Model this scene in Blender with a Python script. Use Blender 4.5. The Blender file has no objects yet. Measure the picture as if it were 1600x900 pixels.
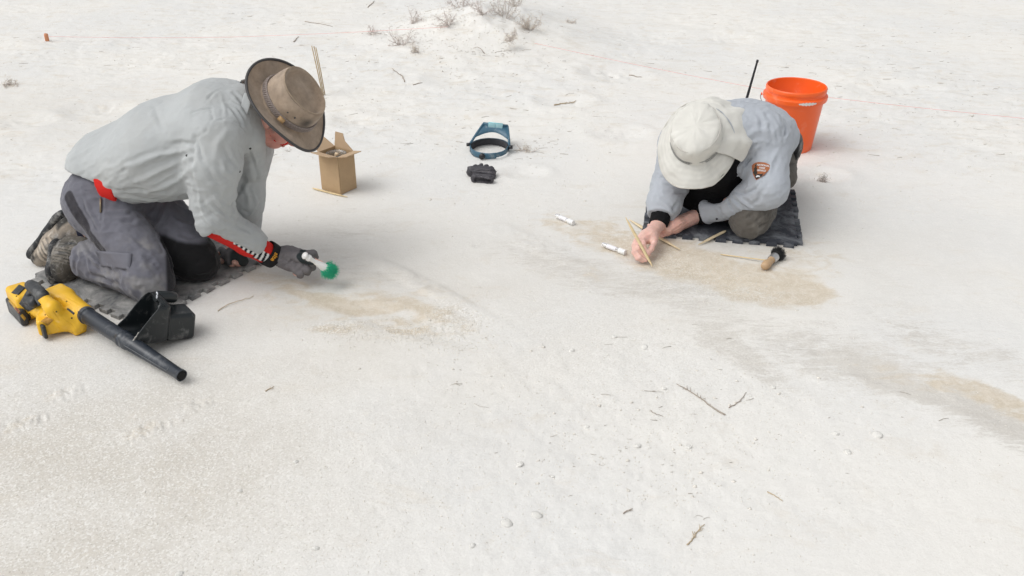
import bpy, bmesh, math, random
import numpy as np
from mathutils import Vector, Matrix
from mathutils.bvhtree import BVHTree

# ------------------------------------------------------------------ camera, world, sun, exposure
sc = bpy.context.scene
C = sc.collection
CAM_H, FPX, PITCH = 1.57, 1500.0, math.radians(28.07)
SP, CP = math.sin(PITCH), math.cos(PITCH)
cam_d = bpy.data.cameras.new("camera")
cam = bpy.data.objects.new("camera", cam_d)
C.objects.link(cam)
cam.location = (0, 0, CAM_H)
cam.rotation_euler = (math.pi/2 - PITCH, 0, 0)
cam_d.sensor_width = 36
cam_d.lens = 36*FPX/1600
cam_d.clip_start = .05
cam_d.clip_end = 2000
sc.camera = cam

SUN_EL, SUN_AZ = math.radians(56), math.radians(-112)     # azimuth from +Y, clockwise seen from above
w = bpy.data.worlds.new("World")
sc.world = w
w.use_nodes = True
wn = w.node_tree
bg = wn.nodes['Background']
sky = wn.nodes.new('ShaderNodeTexSky')
sky.sky_type = 'NISHITA'
sky.sun_disc = False
sky.sun_elevation = SUN_EL
sky.sun_rotation = SUN_AZ
sky.dust_density = 4
sky.air_density = 1.0
hs = wn.nodes.new('ShaderNodeHueSaturation')
hs.inputs['Saturation'].default_value = .10               # veiled, overcast sky
wn.links.new(sky.outputs[0], hs.inputs['Color'])
wn.links.new(hs.outputs[0], bg.inputs[0])
bg.inputs[1].default_value = .15

sun_d = bpy.data.lights.new("sun", 'SUN')
sun_d.energy = 0.5
sun_d.angle = math.radians(55)
sun_d.color = (1, .975, .94)
sun = bpy.data.objects.new("sun", sun_d)
C.objects.link(sun)
sdir = Vector((math.sin(SUN_AZ)*math.cos(SUN_EL), math.cos(SUN_AZ)*math.cos(SUN_EL), math.sin(SUN_EL)))
sun.rotation_euler = sdir.to_track_quat('Z', 'Y').to_euler()
sun.location = (0, 0, 5)
sc.view_settings.view_transform = 'Standard'
sc.view_settings.look = 'None'
sc.view_settings.gamma = 1
sc.view_settings.exposure = 0.17

rng = np.random.default_rng(7)
random.seed(5)

# ------------------------------------------------------------------ surveying helpers
def at(px, py, z=0.0):
    """world point at height z sighted from the photographer's position"""
    u = (px-800)/FPX; v = (py-450)/FPX
    k = (CAM_H-z)/(SP+v*CP)
    return np.array([u*k, k*(CP-v*SP), z])
def atY(px, py, Y):
    u = (px-800)/FPX; v = (py-450)/FPX
    k = Y/(CP-v*SP)
    return np.array([u*k, Y, CAM_H-k*(SP+v*CP)])
def A(*a): return np.array(a, dtype=float)
def nrm(v): v = np.asarray(v, float); return v/np.linalg.norm(v)

# ------------------------------------------------------------------ numpy noise
def _hash(ix, iy, iz, seed):
    h = (ix*73856093) ^ (iy*19349663) ^ (iz*83492791) ^ (seed*2654435761 & 0x7fffffff)
    h = (h ^ (h >> 13))*1274126177 & 0x7fffffff
    h = (h ^ (h >> 16))
    return (h & 0xffff)/65535.0
def vnoise(P, seed=0):
    P = np.asarray(P, np.float64)
    I = np.floor(P).astype(np.int64); f = P-I
    f = f*f*f*(f*(f*6-15)+10)
    out = 0
    for dx in (0, 1):
        wx = f[:, 0] if dx else 1-f[:, 0]
        for dy in (0, 1):
            wy = f[:, 1] if dy else 1-f[:, 1]
            for dz in (0, 1):
                wz = f[:, 2] if dz else 1-f[:, 2]
                out = out + wx*wy*wz*_hash(I[:, 0]+dx, I[:, 1]+dy, I[:, 2]+dz, seed)
    return out*2-1
def vnoise2(x, y, seed=0):
    ix = np.floor(x).astype(np.int64); iy = np.floor(y).astype(np.int64)
    fx = x-ix; fy = y-iy
    fx = fx*fx*(3-2*fx); fy = fy*fy*(3-2*fy)
    h = lambda a, b: _hash(a, b, a*0, seed)
    return ((h(ix, iy)*(1-fx)+h(ix+1, iy)*fx)*(1-fy)+(h(ix, iy+1)*(1-fx)+h(ix+1, iy+1)*fx)*fy)*2-1
def fbm2(x, y, seed, o=4, g=.5):
    s = 0; a = 1; n = 0
    for i in range(o):
        s = s+a*vnoise2(x*2**i+i*17.3, y*2**i-i*9.1, seed+i); n += a; a *= g
    return s/n
def fbm(P, seed, o=3):
    s = 0; a = 1; n = 0
    for i in range(o):
        s = s+a*vnoise(P*2**i, seed+i); n += a; a *= .5
    return s/n
def sstep(a, b, x):
    t = np.clip((x-a)/(b-a), 0, 1)
    return t*t*(3-2*t)

# ------------------------------------------------------------------ object helpers
ORG = {}
def link_mesh(name, V, F, mat, parent=None, loc=None, smooth=True, attrs=None):
    """one mesh object; V are world coordinates"""
    V = np.asarray(V, np.float64).reshape(-1, 3)
    if parent is not None: o0 = ORG[parent.name]
    elif loc is not None: o0 = np.asarray(loc, float)
    else: o0 = A((V[:, 0].min()+V[:, 0].max())/2, (V[:, 1].min()+V[:, 1].max())/2, V[:, 2].min())
    me = bpy.data.meshes.new(name)
    VV = V-o0
    if isinstance(F, np.ndarray):
        n, k = F.shape
        me.vertices.add(len(VV)); me.vertices.foreach_set('co', VV.ravel())
        me.loops.add(n*k); me.loops.foreach_set('vertex_index', F.ravel().astype(np.int32))
        me.polygons.add(n); me.polygons.foreach_set('loop_start', (np.arange(n)*k).astype(np.int32))
        me.update(calc_edges=True); me.validate()
    else:
        me.from_pydata([tuple(v) for v in VV], [], [tuple(int(i) for i in f) for f in F])
        me.update()
    if smooth: me.polygons.foreach_set('use_smooth', np.ones(len(me.polygons), bool))
    for m in (mat if isinstance(mat, (list, tuple)) else [mat]): me.materials.append(m)
    if attrs:
        for k, a in attrs.items():
            a = np.asarray(a, np.float32)
            if a.ndim == 2:
                t = me.attributes.new(k, 'FLOAT_COLOR', 'POINT')
                if a.shape[1] == 3: a = np.hstack([a, np.ones((len(a), 1), np.float32)])
                t.data.foreach_set('color', a.ravel())
            else:
                t = me.attributes.new(k, 'FLOAT', 'POINT'); t.data.foreach_set('value', a)
    ob = bpy.data.objects.new(name, me)
    C.objects.link(ob)
    if parent is not None:
        ob.parent = parent
        ORG[ob.name] = o0
    else:
        ob.location = o0; ORG[ob.name] = o0
    return ob
def tag(o, label=None, cat=None, group=None, kind=None):
    if label: o['label'] = label
    if cat: o['category'] = cat
    if group: o['group'] = group
    if kind: o['kind'] = kind
    return o
def thing(name, label, cat, loc, group=None):
    o = bpy.data.objects.new(name, None)
    C.objects.link(o); o.location = tuple(loc); o.empty_display_size = .05
    ORG[o.name] = np.asarray(loc, float)
    return tag(o, label, cat, group)

class MB:
    """collects simple shapes for one mesh"""
    def __init__(s): s.V = []; s.F = []
    def add(s, V, F):
        n = len(s.V); s.V += [tuple(v) for v in V]; s.F += [tuple(i+n for i in f) for f in F]; return s
    def box(s, c, hx, hy, hz, M=None, bev=0):
        b = bmesh.new(); bmesh.ops.create_cube(b, size=2)
        for v in b.verts: v.co = Vector((v.co.x*hx, v.co.y*hy, v.co.z*hz))
        if bev: bmesh.ops.bevel(b, geom=list(b.edges), offset=bev, segments=2, affect='EDGES', profile=.6)
        M = np.eye(3) if M is None else np.asarray(M)
        V = [M@np.array(v.co)+np.asarray(c) for v in b.verts]
        b.verts.index_update(); F = [[v.index for v in f.verts] for f in b.faces]; b.free()
        return s.add(V, F)
    def tube(s, pts, rad, n=10, cap=True, flat=None):
        pts = [np.asarray(p, float) for p in pts]
        if np.isscalar(rad): rad = [rad]*len(pts)
        V = []; F = []
        up = None
        for i, p in enumerate(pts):
            t = nrm(pts[min(i+1, len(pts)-1)]-pts[max(i-1, 0)])
            if up is None:
                up = A(0, 0, 1) if abs(t[2]) < .9 else A(1, 0, 0)
            x = nrm(np.cross(up, t)); y = np.cross(t, x); up = y
            for k in range(n):
                a = 2*math.pi*k/n
                V.append(p+rad[i]*(math.cos(a)*x+math.sin(a)*y*(flat or 1)))
        for i in range(len(pts)-1):
            for k in range(n):
                F.append((i*n+k, i*n+(k+1) % n, (i+1)*n+(k+1) % n, (i+1)*n+k))
        if cap:
            F.append(tuple(range(n))[::-1]); F.append(tuple((len(pts)-1)*n+k for k in range(n)))
        return s.add(V, F)
    def rings(s, R, cap0=False, cap1=False, closed=True):
        n = len(R[0]); V = [p for r in R for p in r]; F = []
        for i in range(len(R)-1):
            for k in range(n if closed else n-1):
                F.append((i*n+k, i*n+(k+1) % n, (i+1)*n+(k+1) % n, (i+1)*n+k))
        if cap0: F.append(tuple(range(n))[::-1])
        if cap1: F.append(tuple((len(R)-1)*n+k for k in range(n)))
        return s.add(V, F)
    def build(s, name, mat, parent=None, loc=None, smooth=True, **k):
        return link_mesh(name, s.V, s.F, mat, parent, loc, smooth, **k)
def autosmooth(o, ang=35):
    me = o.data
    b = bmesh.new(); b.from_mesh(me)
    lim = math.radians(ang)
    for e in b.edges:
        if len(e.link_faces) == 2 and e.calc_face_angle(0) > lim: e.smooth = False
    b.to_mesh(me); b.free()
    return o
def solidify(o, t, off=0):
    m = o.modifiers.new('thickness', 'SOLIDIFY'); m.thickness = t; m.offset = off
    return o
def subsurf(o, n=1):
    m = o.modifiers.new('smooth', 'SUBSURF'); m.levels = n; m.render_levels = n
    return o

# ------------------------------------------------------------------ implicit modelling (distance fields -> mesh)
def rc(a, b, ra, rb=None, ax=None, f=1.0):
    """tapered capsule; ax,f: flattened cross-section (axis and stretch)"""
    a = np.asarray(a, np.float32); b = np.asarray(b, np.float32); rb = ra if rb is None else rb
    if ax is not None: ax = np.asarray(nrm(ax), np.float32)
    def g(P):
        ab = b-a; L = float(ab@ab)+1e-12
        t = np.clip(((P-a)@ab)/L, 0, 1)
        D = P-a-t[:, None]*ab
        if ax is not None:
            c = D@ax
            D = D-(c*(1-1/f))[:, None]*ax
        return np.sqrt((D*D).sum(1))-(ra+(rb-ra)*t)
    g.box = (np.minimum(a-ra*max(f, 1), b-rb*max(f, 1)), np.maximum(a+ra*max(f, 1), b+rb*max(f, 1)))
    return g
def ell(c, r, M=None):
    c = np.asarray(c, np.float32); r = np.asarray(r, np.float32); M = np.eye(3, dtype=np.float32) if M is None else np.asarray(M, np.float32)
    def g(P):
        Q = (P-c)@M/r
        k = np.sqrt((Q*Q).sum(1)); k2 = np.sqrt(((Q/r)**2).sum(1))+1e-9
        return k*(k-1)/k2
    m = float(r.max()); g.box = (c-m, c+m)
    return g
def rbox(c, h, r, M=None):
    """rounded box, M columns = local axes"""
    c = np.asarray(c, np.float32); h = np.asarray(h, np.float32); M = np.eye(3, dtype=np.float32) if M is None else np.asarray(M, np.float32)
    def g(P):
        q = np.abs((P-c)@M)-(h-r)
        return np.sqrt((np.maximum(q, 0)**2).sum(1))+np.minimum(q.max(1), 0)-r
    m = float(np.linalg.norm(h)); g.box = (c-m, c+m)
    return g
def half(p, n):
    """material is removed on the side n points to"""
    p = np.asarray(p, np.float32); n = np.asarray(nrm(n), np.float32)
    return lambda P: (P-p)@n
def smin(a, b, k):
    if k <= 0: return np.minimum(a, b)
    h = np.maximum(k-np.abs(a-b), 0)/k
    return np.minimum(a, b)-h*h*k*.25
def union(prims, k):
    def g(P):
        d = None
        for p in prims:
            kk = k
            if isinstance(p, tuple): p, kk = p
            e = p(P)
            d = e if d is None else smin(d, e, kk)
        return d
    bs = [(p[0] if isinstance(p, tuple) else p).box for p in prims]
    g.box = (np.min([b[0] for b in bs], 0), np.max([b[1] for b in bs], 0))
    return g
def minus(a, *bs, k=0.0):
    def g(P):
        d = a(P)
        for b in bs: d = -smin(-d, b(P), k)
        return d
    g.box = a.box
    return g
def clip(a, *hs, k=0.0):
    def g(P):
        d = a(P)
        for h in hs: d = -smin(-d, -h(P), k)
        return d
    g.box = a.box
    return g
def polygonise(f, h, pad=.02):
    lo = np.asarray(f.box[0], np.float64)-pad; hi = np.asarray(f.box[1], np.float64)+pad
    B = 8
    n = (np.ceil((hi-lo)/h/B).astype(int))*B+1
    S = np.full(n, 1.0, np.float32)
    nb = (n-1)//B
    g = np.stack(np.meshgrid(*[np.arange(k) for k in nb], indexing='ij'), -1).reshape(-1, 3)
    cen = (lo+(g*B+B/2)*h).astype(np.float32)
    d = f(cen)
    lim = B*h*.9+.02
    for bl, dd in zip(g[d < -lim], d[d < -lim]):
        S[bl[0]*B:bl[0]*B+B+1, bl[1]*B:bl[1]*B+B+1, bl[2]*B:bl[2]*B+B+1] = -1
    act = g[np.abs(d) <= lim]
    loc = np.stack(np.meshgrid(*[np.arange(B+1)]*3, indexing='ij'), -1).reshape(-1, 3)
    CH = 400
    for i in range(0, len(act), CH):
        a = act[i:i+CH]
        idx = (a[:, None, :]*B+loc[None]).reshape(-1, 3)
        S[idx[:, 0], idx[:, 1], idx[:, 2]] = f((lo+idx*h).astype(np.float32))
    ins = S < 0
    c = np.zeros(np.array(S.shape)-1, np.int8)
    for dx in (0, 1):
        for dy in (0, 1):
            for dz in (0, 1):
                c += ins[dx:S.shape[0]-1+dx, dy:S.shape[1]-1+dy, dz:S.shape[2]-1+dz]
    cells = np.argwhere((c > 0) & (c < 8))
    vid = np.full(c.shape, -1, np.int64); vid[tuple(cells.T)] = np.arange(len(cells))
    acc = np.zeros((len(cells), 3)); cnt = np.zeros(len(cells))
    corners = [(x, y, z) for x in (0, 1) for y in (0, 1) for z in (0, 1)]
    for a in corners:
        for ax in range(3):
            if a[ax]: continue
            b = list(a); b[ax] = 1
            va = S[tuple((cells+a).T)]; vb = S[tuple((cells+b).T)]
            m = (va < 0) != (vb < 0)
            t = va[m]/(va[m]-vb[m])
            p = np.tile(np.array(a, float), (m.sum(), 1)); p[:, ax] = t
            acc[m] += p; cnt[m] += 1
    V = lo+(cells+acc/cnt[:, None])*h
    Fs = []
    for ax in range(3):
        s0 = [slice(None)]*3; s1 = [slice(None)]*3
        s0[ax] = slice(0, -1); s1[ax] = slice(1, None)
        A0 = ins[tuple(s0)]; A1 = ins[tuple(s1)]
        E = np.argwhere(A0 != A1)
        u, v = (ax+1) % 3, (ax+2) % 3
        E = E[(E[:, u] > 0) & (E[:, v] > 0) & (E[:, u] < c.shape[u]) & (E[:, v] < c.shape[v])]
        q = []
        for du, dv in ((-1, -1), (0, -1), (0, 0), (-1, 0)):
            e = E.copy(); e[:, u] += du; e[:, v] += dv
            q.append(vid[tuple(e.T)])
        Q = np.stack(q, 1)
        fl = ~A0[tuple(E.T)]
        Q[fl] = Q[fl][:, ::-1]
        Fs.append(Q)
    F = np.vstack(Fs)
    F = F[(F >= 0).all(1)]
    return V, F
def vnormals(V, F):
    n = np.cross(V[F[:, 2]]-V[F[:, 0]], V[F[:, 3]]-V[F[:, 1]])
    N = np.zeros_like(V)
    for k in range(4):
        for a in range(3): N[:, a] += np.bincount(F[:, k], n[:, a], len(V))
    return N/(np.linalg.norm(N, axis=1, keepdims=True)+1e-12)
def relax(V, F, it=2, lam=.5):
    e = np.vstack([F[:, [0, 1]], F[:, [1, 2]], F[:, [2, 3]], F[:, [3, 0]]])
    for _ in range(it):
        S = np.zeros_like(V); c = np.bincount(e[:, 0], minlength=len(V))+np.bincount(e[:, 1], minlength=len(V))
        for a in range(3):
            S[:, a] = np.bincount(e[:, 0], V[e[:, 1], a], len(V))+np.bincount(e[:, 1], V[e[:, 0], a], len(V))
        V = V+lam*(S/np.maximum(c, 1)[:, None]-V)
    return V
def polydist(V, pts):
    """distance of V to a polyline and the parameter 0..1 along it"""
    d = np.full(len(V), 9.0); T = np.zeros(len(V)); n = len(pts)-1
    for i in range(n):
        a = pts[i]; ab = pts[i+1]-a; L = float(ab@ab)+1e-12
        t = np.clip(((V-a)@ab)/L, 0, 1)
        e = np.linalg.norm(V-a-t[:, None]*ab, axis=1)
        m = e < d; d[m] = e[m]; T[m] = (i+t[m])/n
    return d, T
class Surf:
    """distance-field surface with fold sculpting and colour zones"""
    def __init__(s, f, h, it=2):
        s.V, s.F = polygonise(f, h); s.V = relax(s.V, s.F, it)
        s.N = vnormals(s.V, s.F); s.col = None; s.bvh = None
        s.sm = s.V.copy()
    def drop(s, px, py):
        """surface point sighted along a line from the photographer's position"""
        if s.bvh is None:
            s.bvh = BVHTree.FromPolygons([tuple(v) for v in s.sm], [tuple(int(i) for i in f) for f in s.F])
        u = (px-800)/FPX; v = (py-450)/FPX
        d = Vector((u, CP-v*SP, -(SP+v*CP))).normalized()
        r = s.bvh.ray_cast(Vector((0, 0, CAM_H)), d)
        if r[0] is None:
            best = None
            O = Vector((0, 0, CAM_H))
            for k in np.linspace(2.5, 4.8, 60):
                q = s.bvh.find_nearest(O+d*k)
                if q[0] is not None and (best is None or q[3] < best[3]): best = q
            r = best
        return np.array(r[0])
    def fold(s, pix, w, amp, tape=True, pts=None):
        """raised (amp>0) or sunk fold running along sighted points; leaves a softer opposite flank"""
        if pts is None: pts = [s.drop(*p) for p in pix]
        pts = [np.asarray(p) for p in pts]
        lo = np.min(pts, 0)-4*w; hi = np.max(pts, 0)+4*w
        m = ((s.V > lo) & (s.V < hi)).all(1)
        if not m.any(): return s
        d, t = polydist(s.V[m], pts)
        k = .7*np.exp(-(d/w)**2)+.5*np.exp(-d/(.42*w))-.35*np.exp(-((d-1.9*w)/(w*.9))**2)
        if tape: k = k*np.sin(np.clip(t, .06, .94)*math.pi)**.6
        s.V[m] += s.N[m]*(amp*k)[:, None]
        return s
    def rough(s, amp, freq, seed, M=None, ridge=False, mask=None, o=3):
        P = s.V*freq if M is None else (s.V@np.asarray(M))*freq
        n = fbm(P, seed, o)
        if ridge: n = 1-np.abs(n)*3.0; n = np.clip(n, -.3, 1)
        if mask is not None: n = n*mask
        s.V += s.N*(amp*n)[:, None]
        return s
    def refresh(s, it=0):
        if it: s.V = relax(s.V, s.F, it)
        s.N = vnormals(s.V, s.F); return s
    def paint(s, base): s.col = np.tile(np.array(base, float), (len(s.V), 1)); return s
    def tint(s, m, c):
        m = np.clip(m, 0, 1)[:, None]; s.col = s.col*(1-m)+np.array(c, float)*m; return s
    def build(s, name, mat, parent=None, **k):
        at_ = {'tone': s.col} if s.col is not None else None
        return link_mesh(name, s.V, s.F, mat, parent, attrs=at_, **k)

# ------------------------------------------------------------------ materials
def mat(name, col, rough=.6, var=0.0, vscale=20, bump=0.0, bscale=200, spec=.5, metal=0, trans=0, dust=0.0, dustscale=12, alpha=1, sheen=0, wrinkle=0, attr=False, weave=0, dustcol=(.62, .6, .56), sss=0, coat=0):
    m = bpy.data.materials.new(name); m.use_nodes = True
    nt = m.node_tree; N = nt.nodes; L = nt.links
    b = N['Principled BSDF']
    b.inputs['Roughness'].default_value = rough
    b.inputs['Specular IOR Level'].default_value = spec
    b.inputs['Metallic'].default_value = metal
    b.inputs['Transmission Weight'].default_value = trans
    b.inputs['Alpha'].default_value = alpha
    b.inputs['Coat Weight'].default_value = coat
    if sheen: b.inputs['Sheen Weight'].default_value = sheen; b.inputs['Sheen Roughness'].default_value = .5
    if sss: b.inputs['Subsurface Weight'].default_value = sss; b.inputs['Subsurface Radius'].default_value = (.01, .004, .002)
    tc = N.new('ShaderNodeTexCoord')
    out = None
    if attr:
        a = N.new('ShaderNodeAttribute'); a.attribute_name = 'tone'; out = a.outputs['Color']
    else:
        r = N.new('ShaderNodeRGB'); r.outputs[0].default_value = (*col, 1); out = r.outputs[0]
    if var:
        n = N.new('ShaderNodeTexNoise'); n.inputs['Scale'].default_value = vscale; n.inputs['Detail'].default_value = 6; n.inputs['Roughness'].default_value = .65
        L.new(tc.outputs['Object'], n.inputs['Vector'])
        mr = N.new('ShaderNodeMapRange'); mr.inputs['From Min'].default_value = .3; mr.inputs['From Max'].default_value = .7
        mr.inputs['To Min'].default_value = 1-var; mr.inputs['To Max'].default_value = 1+var
        L.new(n.outputs['Fac'], mr.inputs['Value'])
        mx = N.new('ShaderNodeMix'); mx.data_type = 'RGBA'; mx.blend_type = 'MULTIPLY'; mx.inputs['Factor'].default_value = 1
        L.new(out, mx.inputs[6])
        cb = N.new('ShaderNodeCombineColor')
        for i in range(3): L.new(mr.outputs[0], cb.inputs[i])
        L.new(cb.outputs[0], mx.inputs[7]); out = mx.outputs[2]
    if dust:
        n = N.new('ShaderNodeTexNoise'); n.inputs['Scale'].default_value = dustscale; n.inputs['Detail'].default_value = 8; n.inputs['Roughness'].default_value = .7; n.inputs['Distortion'].default_value = .6
        L.new(tc.outputs['Object'], n.inputs['Vector'])
        mr = N.new('ShaderNodeMapRange'); mr.inputs['From Min'].default_value = .60-dust*.28; mr.inputs['From Max'].default_value = .74-dust*.12
        mr.inputs['To Max'].default_value = min(1, .35+dust*.5)
        L.new(n.outputs['Fac'], mr.inputs['Value'])
        mx = N.new('ShaderNodeMix'); mx.data_type = 'RGBA'; L.new(mr.outputs[0], mx.inputs['Factor'])
        L.new(out, mx.inputs[6]); mx.inputs[7].default_value = (*dustcol, 1); out = mx.outputs[2]
    L.new(out, b.inputs['Base Color'])
    h = None
    if bump:
        n = N.new('ShaderNodeTexNoise'); n.inputs['Scale'].default_value = bscale; n.inputs['Detail'].default_value = 5
        L.new(tc.outputs['Object'], n.inputs['Vector']); h = n.outputs['Fac']
        if wrinkle:
            n = N.new('ShaderNodeTexNoise'); n.noise_type = 'RIDGED_MULTIFRACTAL'; n.normalize = True; n.inputs['Scale'].default_value = 9; n.inputs['Detail'].default_value = 2.5; n.inputs['Roughness'].default_value = .55; n.inputs['Distortion'].default_value = .8
            L.new(tc.outputs['Object'], n.inputs['Vector'])
            ma = N.new('ShaderNodeMath'); ma.operation = 'MULTIPLY_ADD'; ma.inputs[1].default_value = wrinkle; L.new(n.outputs['Fac'], ma.inputs[0]); L.new(h, ma.inputs[2]); h = ma.outputs[0]
        bp = N.new('ShaderNodeBump'); bp.inputs['Strength'].default_value = bump; bp.inputs['Distance'].default_value = .003
        L.new(h, bp.inputs['Height']); L.new(bp.outputs[0], b.inputs['Normal'])
    return m

# ------------------------------------------------------------------ the ground: one sheet of white gypsum sand
MOUND = at(755, 62)[:2]
def blob(x, y, px, py, ex, ey, wid, soft=.5):
    """0..1 mask of an ellipse on the ground: centre, end of its long axis (sighted), half width in metres"""
    c = at(px, py)[:2]; e = at(ex, ey)[:2]; L = np.linalg.norm(e-c); d = (e-c)/L
    a = ((x-c[0])*d[0]+(y-c[1])*d[1])/L; b = (-(x-c[0])*d[1]+(y-c[1])*d[0])/wid
    return 1-sstep(1-soft, 1+soft, np.sqrt(a*a+b*b))
def ripple(x, y, px, py, r, seed):
    c = at(px, py)[:2]; m = np.exp(-(((x-c[0])**2+(y-c[1])**2)/r**2))
    return m
def ground_z(x, y):
    x = np.asarray(x, float); y = np.asarray(y, float)
    z = .012*vnoise2(x*.9, y*.9, 3)*sstep(4.4, 6, y)
    # shrub mound
    r = np.sqrt(((x-MOUND[0])/.62)**2+((y-MOUND[1]-.25)/.75)**2)
    mh = np.exp(-r**2*1.6)
    z = z+.15*mh*(1+.35*fbm2(x*5, y*5, 11, 4))
    r2 = np.sqrt(((x-MOUND[0]-.1)/1.1)**2+((y-MOUND[1]+.5)/.8)**2)
    z = z+.035*np.exp(-r2**2)*(1+.4*fbm2(x*4, y*4, 15))
    # trampled, lumpy sand behind; brushed smooth in front
    back = sstep(4.0, 4.9, y+.35*np.abs(x-.2)-.15)
    n = fbm2(x*6, y*7, 21, 5, .6)
    z = z+back*.0062*n+back*.0065*(.5-np.abs(fbm2(x*4.5+1.2*y, y*15, 27, 4, .6))*2.6)*sstep(-.1, .5, vnoise2(x*1.3, y*1.6, 29)+.2)
    # clods and broken crust right of the centre in front
    cl = sstep(.0, .5, vnoise2(x*1.4+3, y*1.4, 41)+.5)*np.exp(-((x-.25)/.75)**2)*(1-sstep(2.6, 3.4, y))
    z = z+cl*.0035*fbm2(x*22, y*22, 43, 4, .6)
    z = z+.0012*fbm2(x*14, y*14, 51, 4, .6)
    z = z+.003*fbm2(x*2.3, y*2.3, 55, 3)
    # worked hollows
    z = z-.006*blob(x, y, 1190, 440, 1300, 462, .16, .35)-.004*blob(x, y, 1040, 400, 1140, 440, .12, .6)
    lip = blob(x, y, 620, 500, 720, 530, .06, .5)
    z = z-.008*lip+.003*fbm2(x*30, y*30, 61, 3)*lip
    rr = blob(x, y, 700, 505, 735, 520, .07, .8)+blob(x, y, 540, 516, 600, 516, .035, .8)+blob(x, y, 640, 522, 665, 530, .03, .8)
    z = z+.004*rr*fbm2(x*38, y*38, 63, 4, .7)
    # tread marks pressed in the foreground sand
    for px, py, ex, ey, wd, fr in ((230, 675, 265, 660, .035, 1), (105, 615, 130, 603, .035, 1), (35, 663, 75, 650, .03, 1), (310, 635, 335, 628, .03, 0)):
        c = at(px, py)[:2]; m = blob(x, y, px, py, ex, ey, wd, .45)
        aa_ = (x-c[0])*.8+(y-c[1])*.6; bb_ = -(x-c[0])*.6+(y-c[1])*.8
        q = 1-3.2*np.abs(fbm2(aa_*58, bb_*26, 71, 2))
        z = z+m*(.0045*np.clip(q, -.6, 1)-.001)
    # brushed strokes fanning below the left dig
    m = blob(x, y, 540, 560, 640, 560, .09, .7)
    z = z+m*.0009*np.sin((x*.5+y)*340+3*vnoise2(x*9, y*9, 75))
    # scuffed slab edge
    for px, py, ex, ey, wd, a in ((650, 440, 770, 500, .035, .006), (1420, 600, 1600, 660, .05, -.0025), (820, 375, 900, 410, .05, .004), (520, 425, 600, 470, .05, .003)):
        z = z+a*blob(x, y, px, py, ex, ey, wd, .5)*(1+1.1*fbm2(x*22, y*22, 77, 3))
    # footprint hollows in the back
    for i, (px, py, r, dd) in enumerate(((1285, 275, .09, .016), (1270, 300, .07, .01), (820, 270, .08, .01), (40, 190, .12, .015), (150, 172, .15, .012), (620, 60, .16, .02), (1000, 60, .3, .012), (880, 160, .12, .014), (970, 210, .12, .012), (330, 95, .2, .01), (110, 60, .2, .01), (1400, 140, .2, .008), (560, 190, .12, .01), (960, 120, .16, .016), (700, 130, .12, .014), (1120, 60, .2, .01))):
        c = at(px, py)[:2]; q = ((x-c[0])**2+((y-c[1])*1.2)**2)/r**2
        z = z-dd*np.exp(-q*1.5)*(1+.5*vnoise2(x*30, y*30, 80+i))+dd*.5*np.exp(-(np.sqrt(q)-1.5)**2*6)
    # the sheet lies flat where people kneel and in the far distance
    return z
fl = []
def flat_mask(x, y):
    m = np.ones_like(x)
    for (cx, cy, r) in ((-1.3, 2.95, .48), (.87, 3.56, .5)):
        m = m*sstep(r*.8, r*1.25, np.sqrt((x-cx)**2+(y-cy)**2))
    return m
_gz = ground_z
def ground_z(x, y):
    x = np.asarray(x, float); y = np.asarray(y, float)
    z = _gz(np.atleast_1d(x), np.atleast_1d(y))*flat_mask(np.atleast_1d(x), np.atleast_1d(y))
    return z if x.ndim else float(z[0])

ys = [1.0]
while ys[-1] < 9.6: ys.append(ys[-1]*1.0041)
ys = np.array([-900, -200, -40, -8, -2, 0, .6]+ys+[10.2, 11, 12.5, 15, 20, 35, 80, 250, 900])
u = np.linspace(-1, 1, 860)
e = np.array([.35, 1, 2.5, 6, 20, 80, 300, 900])
hw = np.maximum(.60*ys+.45, 1.05)
X = np.hstack([-(hw[:, None]+e[None, ::-1]), hw[:, None]*u[None], hw[:, None]+e[None]])
Y = np.repeat(ys[:, None], X.shape[1], 1)
ny, nx = X.shape
xf, yf = X.ravel(), Y.ravel()
near = (np.abs(xf) < 12) & (yf > 0) & (yf < 13)
zf = np.zeros(len(xf)); zf[near] = ground_z(xf[near], yf[near])*sstep(13, 9.5, yf[near])
tan = np.zeros(len(xf)); grey = np.zeros(len(xf)); warm = np.zeros(len(xf)); grain = np.zeros(len(xf)); lumpy = np.zeros(len(xf))
x, y = xf[near], yf[near]
T = 0*x
_x, _y = x, y
x = _x+.09*fbm2(_x*3.2, _y*3.2, 201, 4)+.02*fbm2(_x*14, _y*14, 205, 3); y = _y+.11*fbm2(_x*3.2+9, _y*3.2, 211, 4)+.02*fbm2(_x*14, _y*14, 215, 3)
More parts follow.
